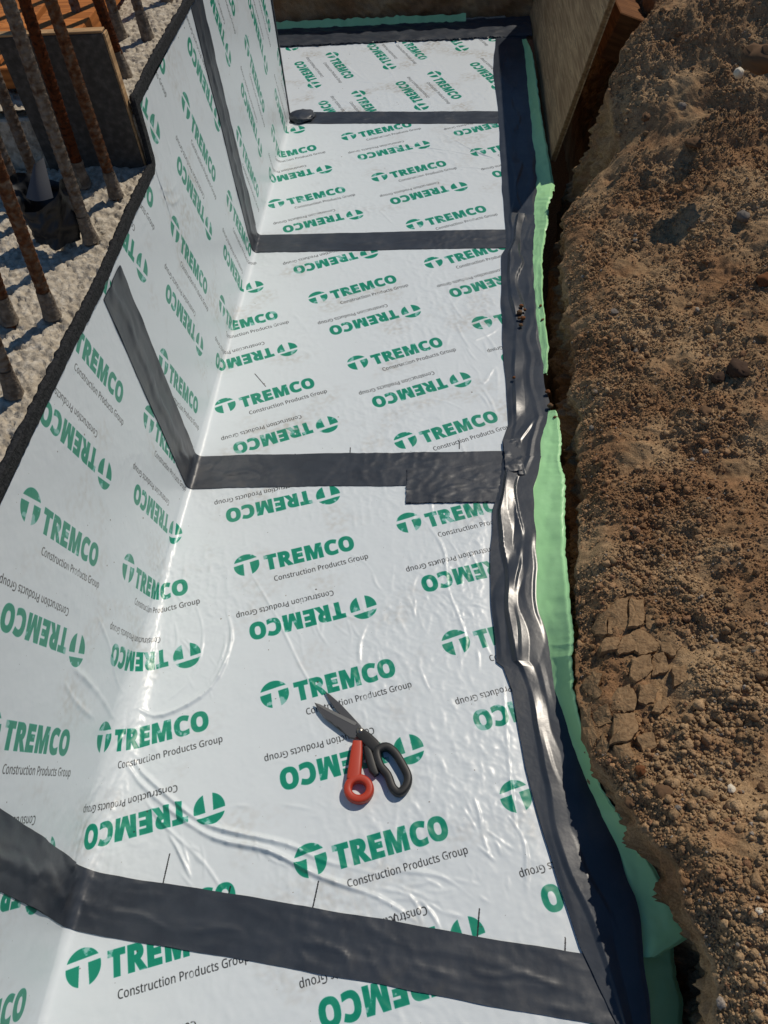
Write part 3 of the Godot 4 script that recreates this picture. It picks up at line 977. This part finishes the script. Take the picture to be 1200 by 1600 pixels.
# ------------------------------------------------------------------ the scene
func _ready() -> void:
	# camera
	var p := deg_to_rad(PITCH); var r := deg_to_rad(ROLL)
	var fwd := Vector3(0, -sin(p), -cos(p)); var up := Vector3(0, cos(p), -sin(p)); var right := Vector3.RIGHT
	var r2 := right * cos(r) + up * sin(r)
	var u2 := -right * sin(r) + up * cos(r)
	cam_b = Basis(Vector3.UP, deg_to_rad(YAW)) * Basis(r2, u2, -fwd)
	var cam := Camera3D.new()
	cam.name = "camera"
	cam.transform = Transform3D(cam_b, CAM)
	cam.fov = rad_to_deg(2.0 * atan(800.0 / FPX))
	cam.near = 0.02
	cam.far = 300.0
	add_child(cam)
	cam.current = true
	# sky
	var env := Environment.new()
	var sm := ProceduralSkyMaterial.new()
	sm.sky_top_color = Color(0.29, 0.45, 0.65)
	sm.sky_horizon_color = Color(0.66, 0.76, 0.86)
	sm.sky_curve = 0.16
	sm.ground_bottom_color = Color(0.24, 0.19, 0.14)
	sm.ground_horizon_color = Color(0.45, 0.42, 0.38)
	var sky := Sky.new()
	sky.sky_material = sm
	env.background_mode = Environment.BG_SKY
	env.sky = sky
	env.background_energy_multiplier = 0.8
	env.tonemap_mode = Environment.TONE_MAPPER_LINEAR
	env.tonemap_exposure = 0.62
	env.sdfgi_enabled = true
	env.ssao_enabled = true
	env.ssil_enabled = true
	var we := WorldEnvironment.new()
	we.name = "world_environment"
	we.environment = env
	add_child(we)
	# sun: ahead and to the right, as the rebar shadows say
	var el := deg_to_rad(SUN_EL)
	var az := SUN_AZ.normalized()
	var sd := Vector3(az.x * cos(el), sin(el), az.y * cos(el))
	var sun := DirectionalLight3D.new()
	sun.name = "sun"
	sun.light_energy = 1.5
	sun.light_color = Color(1.0, 0.955, 0.89)
	sun.light_angular_distance = 0.5
	sun.shadow_enabled = true
	add_child(sun)
	sun.look_at_from_position(sd * 20.0, Vector3.ZERO, Vector3.UP)

	n_a = noise(1, 4.0); n_b = noise(2, 1.0); n_c = noise(3, 12.0); n_d = noise(4, 40.0)
	n_s1 = noise(51, 2.6, FastNoiseLite.TYPE_SIMPLEX_SMOOTH, 3)
	n_s2 = noise(52, 11.0, FastNoiseLite.TYPE_SIMPLEX_SMOOTH, 3)
	n_s3 = noise(53, 38.0, FastNoiseLite.TYPE_SIMPLEX_SMOOTH, 2)
	n_s4 = noise(54, 85.0, FastNoiseLite.TYPE_SIMPLEX_SMOOTH, 2)
	make_materials()
	build_surface()
	structure()
	membranes()
	left_side()
	right_side()
	scissors()
	print("built ", Time.get_ticks_msec())

func structure() -> void:
	var gm := PlaneMesh.new()
	gm.size = Vector2(160, 160)
	var g := put("ground", gm, M.mud)
	g.position = Vector3(0, -0.45, 0)
	g.set_meta("kind", "structure")
	var st := newst()
	cbox(st, Vector3(0.12, -0.105, -1.6), Vector3(0.715, 0.1, 2.2), Basis.IDENTITY, 0.008)
	var s := put("footing_slab", done(st), M.concrete)
	s.set_meta("kind", "structure")
	build_soil()
	# foundation wall with its rough cast top, stepping up at the bulkhead board
	var w := base("foundation_wall")
	tag(w, "grey concrete foundation wall with rough pitted top carrying rusty rebars", "wall")
	st = newst()
	cbox(st, Vector3(-0.356, 0.28, -0.385), Vector3(0.35, 0.28, 1.09), Basis.IDENTITY, 0.004)
	cbox(st, Vector3(-0.356, 0.336, -2.172), Vector3(0.35, 0.336, 0.694), Basis.IDENTITY, 0.004)
	put("wall_body", done(st), M.concrete, w)
	for part in 2:
		var za := 0.7 if part == 0 else -1.484
		var zb := -1.474 if part == 0 else -2.866
		var yb := 0.575 if part == 0 else 0.688
		var na := 165
		var nb := int((za - zb) / 0.0045)
		var P := PackedVector3Array()
		var hole := noise(71, 55.0, FastNoiseLite.TYPE_SIMPLEX_SMOOTH, 2)
		for j in nb + 1:
			var z := lerpf(za, zb, float(j) / nb)
			for i in na + 1:
				var x := -0.705 * (1.0 - pow(float(i) / na, 0.8)) - 0.004
				var y := yb + 0.005 * n_s1.get_noise_2d(x * 1.5, z * 1.5) + 0.0035 * n_s2.get_noise_2d(x, z) + 0.0028 * n_s3.get_noise_2d(x + 3.0, z)
				y -= 0.010 * maxf(0.0, hole.get_noise_2d(x, z) - 0.22) * 2.0
				y += 0.006 * maxf(0.0, hole.get_noise_2d(x + 9.0, z) - 0.2)
				P.append(Vector3(x, y, z))
		put("rough_top", grid(P, na + 1, nb + 1, Vector3.UP), M.concrete, w)

func membranes() -> void:
	stamps = make_stamps(0.85)
	var marks1 := [[265, 1335, 255, 1380], [497, 1378, 487, 1424], [616, 1428, 613, 1450], [748, 1420, 744, 1474], [360, 1385, 357, 1397], [882, 1465, 881, 1505]]
	make_sheet(-1, {"o": Vector2(0.0459, -0.1342), "a": Vector2(0.1031, 0.2907), "b": Vector2(0.3413, -0.1179), "ang": 17.5, "dirt": 0.5, "specks": 160}, 0.85, "printed white membrane sheet folded up the wall before the slanting black tape")
	make_sheet(0, {"o": Vector2(0.28, -0.5951), "a": Vector2(0.1031, 0.2907), "b": Vector2(0.3413, -0.1179), "ang": 17.5, "dirt": 0.55, "specks": 420, "marks": marks1}, 0.85, "wrinkled printed white membrane sheet on which the scissors lie")
	make_sheet(1, {"o": Vector2(0.2291, -1.8003), "a": Vector2(0.136, 0.2768), "b": Vector2(0.3253, -0.1566), "ang": 22.5, "dirt": 0.8, "specks": 220, "marks": [[547, 700, 546, 716], [461, 710, 461, 716], [398, 585, 415, 605], [717, 690, 717, 702]]}, 0.85, "smooth printed white membrane sheet between two full width black tapes beside fallen crumbs of soil")
	make_sheet(2, {"o": Vector2(0.2375, -2.7221), "a": Vector2(0.1274, 0.2809), "b": Vector2(0.33, -0.1464), "ang": 21.0, "dirt": 0.5, "specks": 150}, 0.85, "creased printed white membrane sheet reaching the end of the wall")
	make_sheet(3, {"o": Vector2(0.109, -3.405), "a": Vector2(0.288, -0.141), "b": Vector2(0.137, 0.353), "ang": -65.0, "flat": true, "dirt": 1.3, "specks": 500}, 0.85, "dusty printed white membrane piece laid crosswise at the trench's far end")
	make_tape(0, -0.50, 0.86, 0.044, 0.0022, "black tape laid slantwise across sheets, with white ridge at the wall corner", 401)
	make_tape(1, -0.545, 0.76, 0.050, 0.0022, "black tape with loose curled top end on the wall, crossed by a short patch", 403)
	make_tape(2, -0.682, 0.80, 0.047, 0.0022, "black tape crossing the floor where the plywood's shadow ends", 405)
	make_tape(3, 0.0, 0.80, 0.044, 0.0022, "black floor tape starting in a knotted lump at the wall's end", 407)
	# lump where that tape is folded round the wall end
	var lm := put("tape_fold", lump(411, 14, 20, 0.16, 0.4), M.tape)
	lm.position = fl(472, 186) + Vector3(0, 0.012, 0)
	lm.scale = Vector3(0.048, 0.03, 0.055)
	tag(lm, "bunched fold of black tape at the foot of the wall's end", "tape")
	# far black band and the pale end of it
	var P := PackedVector3Array()
	var nz := noise(415, 12.0)
	for j in 20:
		for i in 160:
			var x := lerpf(-0.6, 0.93, i / 159.0)
			var z := lerpf(-3.50 + 0.012 * nz.get_noise_1d(x * 3.0), -3.69 + 0.01 * nz.get_noise_1d(x * 2.0 + 9.0), j / 19.0)
			P.append(Vector3(x, 0.010 + 0.004 * nz.get_noise_2d(x, z * 2.0), z))
	var fb := put("edge_tape", grid(P, 160, 20, Vector3.UP, PackedVector2Array(), 0.004), M.tape)
	tag(fb, "wide black edge tape in shade along the foot of the far earth face", "tape", "black edge tapes")
	# corner tape down the end of the wall
	P = PackedVector3Array()
	for j in 90:
		for i in 9:
			var v := i / 8.0
			var y := lerpf(0.0, 0.66, j / 89.0)
			var q := Vector3(0.005 + 0.001 * n_c.get_noise_1d(y), y, -2.868 + (v - 0.6) * 0.03)
			if v > 0.6: q = Vector3(0.005 - (v - 0.6) * 0.1, y, -2.872 - 0.003)
			P.append(q)
	var ct := put("corner_tape", grid(P, 9, 90, Vector3(1, 0, 0), PackedVector2Array(), 0.002), M.tape)
	tag(ct, "narrow black tape down the end corner of the wall", "tape")
	# edge tapes along the bank
	make_edge_tape([[40, 777, 822], [110, 770, 826], [180, 779, 831], [260, 783, 837], [300, 785, 838], [340, 788, 836], [392, 792, 833]], 0.0032, 0.004, "black edge tape running past the plywood sheet's shadow", 421)
	make_edge_tape([[338, 800, 836], [380, 796, 833], [400, 784, 834], [480, 783, 838], [540, 786, 846], [600, 790, 852], [652, 794, 861], [664, 795, 852], [690, 786, 847], [745, 788, 838]], 0.0040, 0.008, "shiny black edge tape sprinkled with crumbs of soil", 425)
	make_edge_tape([[715, 786, 845], [765, 778, 836], [800, 770, 835], [900, 765, 837], [960, 769, 842], [1036, 776, 864], [1044, 787, 866], [1080, 800, 874], [1160, 815, 902], [1200, 822, 916], [1310, 850, 956], [1400, 878, 989], [1480, 905, 1004], [1560, 945, 1013], [1600, 963, 1018], [1680, 990, 1024]], 0.0050, 0.0085, "long creased black edge tape with bright folds, partly in the bank's shadow", 429)
	make_patch([[637, 735], [783, 728], [784, 786], [634, 788]], 0.0048, "short black tape patch stuck over a full width seam tape", 433)
	make_patch([[786, 692], [813, 690], [816, 740], [790, 742]], 0.0105, "small square black tape patch on the edge tape beside the longer patch", 435)
	# green liner beyond the tape
	make_liner([[288, 838, 866, 0.014], [305, 838, 863, 0.03], [320, 836, 856, 0.03], [345, 836, 857, 0.03], [362, 836, 853, 0.025], [400, 833, 848, 0.02], [470, 838, 849, 0.02], [540, 844, 858, 0.02], [583, 850, 855, 0.01]], 0.001, 1.2, "thin torn strip of green liner beside the soil sprinkled tape", 441)
	make_liner([[640, 856, 870, 0.02], [652, 848, 874, 0.02], [690, 846, 878, 0.02], [720, 845, 876, 0.022], [745, 840, 883, 0.025], [800, 836, 884, 0.03], [860, 834, 884, 0.035], [930, 838, 890, 0.05], [1000, 852, 897, 0.06], [1030, 860, 893, 0.06], [1080, 870, 897, 0.06], [1150, 893, 912, 0.05], [1230, 922, 940, 0.04], [1300, 948, 990, 0.03], [1370, 975, 1033, 0.02], [1430, 990, 1066, 0.01], [1462, 997, 1082, 0.008], [1476, 1000, 1060, 0.004], [1496, 1004, 1022, 0.002]], 0.0015, 2.0, "wide bright green liner turned up along the bank beside the long creased tape", 445)
	make_liner([[1455, 998, 1050, -0.02], [1500, 1002, 1056, -0.035], [1560, 1008, 1066, -0.05], [1680, 1016, 1076, -0.06]], -0.004, 1.0, "shaded dark green liner piece lapped under the wide green liner", 449)
	make_liner([[60, 818, 824, 0.03], [80, 822, 832, 0.04], [140, 827, 841, 0.04], [200, 832, 850, 0.03], [285, 836, 866, 0.01], [296, 837, 866, 0.008]], 0.001, 1.4, "shaded green liner strip at the foot of the plywood sheet", 453)
	P = PackedVector3Array()
	for j in 12:
		for i in 90:
			var x := lerpf(-0.6, 0.66, i / 89.0)
			var f := j / 11.0
			P.append(Vector3(x, 0.010 + 0.016 * f * (1.0 + 0.7 * nz.get_noise_1d(x * 2.0)), -3.67 - 0.035 * f + 0.008 * nz.get_noise_1d(x * 3.0)))
	var gl := put("green_liner", grid(P, 90, 12, Vector3(0, 0.5, 1), PackedVector2Array(), 0.0015), M.green)
	tag(gl, "shaded green liner strip against the far earth face", "liner", "green liner pieces along the bank")
	# black sealant along the top of the wall
	var path := []
	for q in [[0.70, 0.592], [-0.60, 0.590], [-0.9, 0.584], [-1.08, 0.576], [-1.30, 0.582], [-1.466, 0.580], [-1.470, 0.586], [-1.478, 0.694], [-1.484, 0.702], [-1.62, 0.708], [-1.9, 0.704], [-2.86, 0.70]]: path.append(Vector2(q[0], q[1]))
	P = PackedVector3Array()
	var nrow := 0
	for i in path.size() - 1:
		var a: Vector2 = path[i]; var b: Vector2 = path[i + 1]
		var k := maxi(2, int(a.distance_to(b) / 0.005))
		for j in k:
			var c := a.lerp(b, float(j) / k)
			var tn := (b - a).normalized()
			var nn := Vector2(tn.y, -tn.x)
			if nn.y < 0.0: nn = -nn
			if absf(tn.x) < 0.5: nn = Vector2(1, 0.2).normalized()
			var w := 0.74 + 0.08 * n_c.get_noise_1d(c.x * 1.5)
			var jag := 0.004 * n_d.get_noise_1d(c.x * 1.3) + 0.004 * n_c.get_noise_1d(c.x * 3.0)
			if absf(c.x + 1.10) < 0.006: w *= 0.86
			for e in [[-0.024, 0.001], [-0.0238, 0.0045], [-0.0234, 0.0048], [-0.012, 0.005], [-0.001, 0.0046], [0.0042, 0.0046], [0.0046, 0.0042], [0.0048, -0.002], [0.004, -0.006], [-0.012, -0.008]]:
				var up: float = e[0] * w
				var y := c + nn * up
				var xx: float = e[1] + 0.0012 * n_d.get_noise_2d(c.x * 2.0 + e[0] * 50.0, e[1] * 80.0)
				if e[1] < -0.005: xx += jag * 0.8
				P.append(Vector3(xx, y.y + 0.0012 * n_d.get_noise_2d(c.x * 2.0, e[0] * 60.0), y.x))
			nrow += 1
	var bd := put("sealant_bead", grid(P, 10, nrow, Vector3(1, 0.5, 0)), M.bead)
	tag(bd, "rough black sealant band along the top edge of the wall", "sealant")

func left_side() -> void:
	# rebars: base px on the concrete top, px higher up, material
	var defs := [
		[140, 371, 12, 0, 0.585, "scale_", "grey scaled rebar standing in the torn black plastic scrap"],
		[180, 301, 79, 0, 0.585, "rust", "rusty rebar nearest the wall face, just before the bulkhead board"],
		[130, 285, 38, 0, 0.585, "dark_rust", "dark rusty rebar close against the bulkhead board"],
		[64, 300, -14, 100, 0.585, "scale_", "grey rebar behind the black plastic scrap"],
		[43, 336, -10, 210, 0.585, "scale_", "shaded grey rebar left of the black plastic scrap"],
		[80, 489, -8, 250, 0.585, "rust", "rust and grey rebar whose shadow crosses the pitted concrete"],
		[13, 497, -40, 340, 0.585, "rust", "short visible rebar foot in the second row"],
		[20, 610, -30, 480, 0.585, "scale_", "rebar foot farthest from the bulkhead board"],
		[195, 116, 153, 0, 0.692, "dark_rust", "thin looking dark rebar just beyond the bulkhead board"],
		[188, 54, 172, 0, 0.692, "scale_", "grey rebar on the upper concrete step in the second row"],
		[230, 56, 212, 0, 0.692, "scale_", "grey rebar on the upper concrete step near the wall edge"],
		[133, 57, 114, 0, 0.692, "scale_", "dark grey rebar between the bulkhead board and orange planks"]]
	for d in defs:
		var b := fl(d[0], d[1], d[4])
		var q := zl(d[2], d[3], b.z)
		var dir := (q - b).normalized()
		rebar(b, b + dir * (0.74 if d[4] < 0.6 else 0.66), 0.0108, M[d[5]], d[6])
	# further bars of the row: the photograph shows their shadows on the orange planks
	for k in 4:
		var b := Vector3(-0.06 - 0.01 * (k % 2), 0.692, -2.0 - 0.17 * k)
		rebar(b, b + Vector3(0.03, 0.66, 0.02), 0.0108, M.rust, "rebar of the row beyond the grey pair on the upper step")
	# bulkhead board
	var st := newst()
	cbox(st, Vector3(-0.115, 0.672, -1.4785), Vector3(0.10, 0.147, 0.0095), Basis.IDENTITY, 0.0015)
	var bb := base("bulkhead_board")
	tag(bb, "dark plank standing upright across the wall top where the concrete steps up", "board")
	put("board_face", done(st), M.board, bb)
	st = newst()
	cbox(st, Vector3(-0.115, 0.8215, -1.4785), Vector3(0.10, 0.002, 0.009), Basis.IDENTITY, 0.0008)
	put("sawn_edge", done(st), M.ply, bb)
	st = newst()
	cbox(st, Vector3(-0.013, 0.672, -1.4785), Vector3(0.0018, 0.147, 0.009), Basis.IDENTITY, 0.0008)
	put("sawn_edge", done(st), M.ply, bb)
	# orange planks behind the board
	var rr := RandomNumberGenerator.new()
	rr.seed = 5
	for k in 4:
		st = newst()
		var x := -0.215 - 0.125 * k
		var L := 0.30 + 0.08 * rr.randf()
		cbox(st, Vector3.ZERO, Vector3(0.056, 0.019, L), Basis.IDENTITY, 0.002)
		var pl := put("plank", done(st), M.orange)
		pl.position = Vector3(x, 0.722 + 0.004 * k, -1.52 - L - 0.02 * rr.randf())
		pl.rotation = Vector3(0, rr.randf_range(-0.03, 0.03), 0)
		tag(pl, "orange timber plank lying flat behind the bulkhead board", "plank", "orange planks behind the board")
	# torn black plastic round a bar
	var c := fl(92, 372, 0.585)
	var sc := base("plastic_scrap", c)
	tag(sc, "torn black plastic scrap with a grey flap wrapped round a rebar foot", "plastic")
	var P := PackedVector3Array()
	var nz := noise(91, 18.0)
	for j in 22:
		var f := j / 21.0
		for i in 41:
			var a := TAU * (i % 40) / 40.0
			var rad := 0.030 + 0.018 * f + 0.014 * nz.get_noise_3d(cos(a) * 0.06, f * 0.10, sin(a) * 0.06) + 0.004 * sin(a * 5.0 + f * 4.0)
			P.append(Vector3(cos(a) * rad * 1.15, f * (0.085 + 0.02 * sin(a * 2.0 + 1.0)), sin(a) * rad - 0.02 * f))
	put("sleeve", grid(P, 41, 22, Vector3(1, 0, 0)), M.black_plastic, sc)
	P = PackedVector3Array()
	for j in 14:
		var f := j / 13.0
		for i in 14:
			var g := i / 13.0
			P.append(Vector3(-0.024 + 0.05 * g * (1.0 - 0.8 * f) + 0.03 * f, 0.082 + 0.05 * f, 0.005 - 0.03 * f + 0.012 * sin(g * 3.0 + f)))
	put("flap", grid(P, 14, 14, Vector3(0, 0.5, 1), PackedVector2Array(), 0.001), mat(Color(0.30, 0.31, 0.33), 0.6), sc)

func right_side() -> void:
	# plywood sheet leaning on the bank
	var pb := base("plywood_sheet", Vector3(0.943, 0.0, -2.52))
	tag(pb, "grey brown plywood sheet leaning against the earth bank", "plywood")
	var lean := atan(0.244)
	var bs := Basis(Vector3(0, 0, 1), -lean)
	for k in 5:
		var st := newst()
		cbox(st, Vector3(-0.008 + 0.0038 * k, 0.255, -0.61 - (0.001 if k % 2 == 1 else 0.0)), Vector3(0.0018, 0.26, 0.61), Basis.IDENTITY, 0.0004)
		var o := put("ply_layer", done(st), M.ply if k % 4 == 0 else M.ply_edge, pb)
		o.basis = bs
	var st2 := newst()
	cbox(st2, Vector3.ZERO, Vector3(0.045, 0.065, 0.25), Basis.IDENTITY, 0.003)
	var tb := put("timber_brace", done(st2), M.timber)
	tb.position = Vector3(1.112, 0.325, -2.86)
	tb.rotation = Vector3(0.0, 0.05, -0.35)
	tag(tb, "square timber end wedged between the plywood sheet and the bank", "timber")
	# single stones and clods: px, size in px, material tone, label
	var tones := {"brown": mat(Color(0.42, 0.33, 0.25), 0.95, 0.25), "grey": mat(Color(0.47, 0.44, 0.41), 0.85, 0.3), "pale": mat(Color(0.86, 0.82, 0.74), 0.85, 0.3), "red": mat(Color(0.44, 0.29, 0.19), 0.95, 0.25), "dark": mat(Color(0.30, 0.24, 0.20), 0.95, 0.25)}
	var k2 := 0
	for d in [
		[1188, 98, 44, "brown", 0.6, "stone", "largest brown stone beside the white pebble"],
		[1153, 117, 12, "pale", 0.9, "pebble", "white pebble beside the largest brown stone"],
		[960, 487, 13, "grey", 0.35, "stone_chip", "flat blue grey stone chip on the bank"],
		[1152, 580, 30, "dark", 0.6, "soil_clod", "large dark clod in the middle of the bank"],
		[1122, 592, 17, "dark", 0.7, "soil_clod", "smaller dark clod leaning on the large dark clod"],
		[1160, 340, 16, "grey", 0.7, "stone", "grey stone above a reddish hollow in the bank"],
		[1195, 440, 22, "red", 0.6, "soil_clod", "reddish clod on the bank"],
		[1065, 168, 10, "grey", 0.8, "stone", "small grey stone near the plywood sheet"],
		[1008, 185, 11, "brown", 0.8, "soil_clod", "brown clod on the slope near the timber end"],
		[1085, 225, 20, "brown", 0.5, "soil_clod", "low brown clod above the bank's shaded corner"],
		[1100, 645, 18, "brown", 0.6, "soil_clod", "brown clod just below the large dark clod"],
		[1180, 1020, 9, "grey", 0.7, "pebble", "grey pebble among coarse gravel crumbs"],
		[1142, 1233, 11, "pale", 0.6, "pebble", "pale flat pebble in the gravelly part of the bank"],
		[1186, 1424, 9, "pale", 0.7, "pebble", "pale pebble low in the gravelly part of the bank"],
		[1190, 1232, 12, "brown", 0.7, "pebble", "brown pebble in the gravelly part of the bank"],
		[1035, 1240, 22, "brown", 0.7, "soil_clod", "crumbling clod on the lip above the dark hollow"],
		[985, 1255, 16, "brown", 0.8, "soil_clod", "crumbling clod overhanging the shaded green liner"],
		[1000, 1205, 15, "red", 0.8, "soil_clod", "reddish crumbling clod below the cracked mud plates"]]:
		var q := soil_hit(d[0], d[1])
		var s: float = d[2] / 2.0 * (q - CAM).length() / FPX * 1.15
		var o := put(d[5], lump(500 + k2, 10, 14, 0.30, d[4]), tones[d[3]])
		o.position = q + Vector3(0, s * d[4] * 0.35, 0)
		o.scale = Vector3.ONE * s
		o.rotation.y = k2 * 1.7
		tag(o, d[6], "stone" if d[5] != "soil_clod" else "clod")
		k2 += 1
	# crumbs that fell on the tape
	for d in [[815, 478, 5], [812, 488, 7], [817, 497, 6], [814, 508, 5], [820, 484, 4], [811, 497, 4], [856, 612, 6], [860, 634, 7], [803, 590, 4], [848, 500, 5], [845, 478, 4], [868, 652, 5]]:
		var q := fl(d[0], d[1], 0.014)
		var s: float = d[2] / 2.0 * (q - CAM).length() / FPX * 1.3
		var o := put("soil_crumb", lump(560 + k2, 6, 8, 0.35, 0.8), tones.red if k2 % 2 == 0 else tones.brown)
		o.position = q
		o.scale = Vector3.ONE * s
		tag(o, "crumb of brown soil lying on the shiny black edge tape", "crumb", "soil crumbs on the edge tape")
		k2 += 1

func zp(x: float, y: float, h: float) -> Vector3:   # 4.8x zoom of the scissors at 450, 1050
	return fl(450.0 + x / 4.8, 1050.0 + y / 4.8, h)
func zpoly(a: Array, h: float) -> PackedVector3Array:
	var o := PackedVector3Array()
	for q in a: o.append(zp(q[0], q[1], h))
	return o
func scissors() -> void:
	var org := zp(540, 440, 0.0)
	var root := base("scissors")
	tag(root, "open scissors with one red and one black handle on the white sheet", "scissors")
	var st := newst()
	prism(st, zpoly([[278, 148], [312, 168], [400, 245], [470, 320], [548, 405], [560, 470], [520, 470], [440, 370], [360, 285], [310, 215]], 0.006), 0.0045, 0.0075, 0.0012)
	put("blade", done(st), M.steel, root)
	st = newst()
	prism(st, zpoly([[197, 228], [232, 238], [380, 310], [520, 380], [562, 425], [556, 482], [505, 505], [470, 498], [360, 415], [270, 345], [225, 285]], 0.009), 0.0078, 0.0108, 0.0028)
	put("blade", done(st), M.steel, root)
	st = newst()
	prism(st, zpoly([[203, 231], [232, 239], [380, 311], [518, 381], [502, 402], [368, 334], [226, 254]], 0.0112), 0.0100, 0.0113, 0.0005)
	put("bevel_highlight", done(st), mat(Color(0.5, 0.5, 0.49), 0.4, 0.5, 0.4), root)  # strip along the blade bevel, its highlight put in as lighter steel colour
	# pivot
	st = newst()
	var c := zp(540, 440, 0.0115)
	for lv in [[0.0062, 0.0105, 0.0062, 0.013], [0.0062, 0.013, 0.0045, 0.0145], [0.0045, 0.0145, 0.0, 0.0147]]:
		for k in 20:
			var a := TAU * k / 20.0; var b := TAU * (k + 1) / 20.0
			var ca := Vector3(cos(a), 0, sin(a)); var cb := Vector3(cos(b), 0, sin(b))
			var o := Vector3(c.x, 0, c.z)
			if lv[2] > 0.0:
				quad(st, o + ca * lv[0] + Vector3.UP * lv[1], o + cb * lv[0] + Vector3.UP * lv[1], o + cb * lv[2] + Vector3.UP * lv[3], o + ca * lv[2] + Vector3.UP * lv[3], ca + Vector3.UP * 0.5)
			else:
				tri(st, o + ca * lv[0] + Vector3.UP * lv[1], o + cb * lv[0] + Vector3.UP * lv[1], o + Vector3.UP * lv[3], Vector3.UP)
	put("pivot_screw", done(st), M.screw, root)
	# red handle: arm and thumb ring
	st = newst()
	var hr := 0.0092
	var ring := PackedVector3Array()
	for k in 28:
		var a := TAU * k / 28.0
		ring.append(zp(532 + 83 * cos(a), 880 + 78 * sin(a), 0.0115))
	var w := PackedFloat32Array(); var h := PackedFloat32Array()
	for k in 28: w.append(0.0072); h.append(hr)
	sweep(st, ring, w, h, true, 0.55)
	var arm := zpoly([[522, 520], [515, 600], [506, 690], [498, 770], [480, 815]], 0.0115)
	sweep(st, arm, PackedFloat32Array([0.0085, 0.0105, 0.0115, 0.0125, 0.010]), PackedFloat32Array([0.005, 0.007, 0.0085, 0.009, 0.009]), false, 0.4)
	put("handle", done(st), M.red, root).set_meta("label", "red handle with a round thumb ring")
	# black handle: arm and long finger loop
	st = newst()
	var loop := smooth_loop(zpoly([[668, 598], [735, 562], [800, 605], [858, 695], [900, 785], [886, 860], [835, 905], [785, 868], [748, 775], [690, 700]], 0.0105), 4)
	w = PackedFloat32Array(); h = PackedFloat32Array()
	for k in loop.size(): w.append(0.0074); h.append(0.0082)
	sweep(st, loop, w, h, true, 0.6)
	var arm2 := zpoly([[535, 450], [590, 500], [640, 550], [680, 590]], 0.0100)
	sweep(st, arm2, PackedFloat32Array([0.009, 0.0115, 0.0115, 0.010]), PackedFloat32Array([0.003, 0.0055, 0.007, 0.008]), false, 0.45)
	var lug := zpoly([[590, 560], [612, 640], [640, 735], [664, 775]], 0.009)
	sweep(st, lug, PackedFloat32Array([0.006, 0.008, 0.008, 0.005]), PackedFloat32Array([0.006, 0.008, 0.008, 0.006]), false, 0.45)
	put("handle", done(st), M.black_plastic, root).set_meta("label", "black handle with a long finger loop")
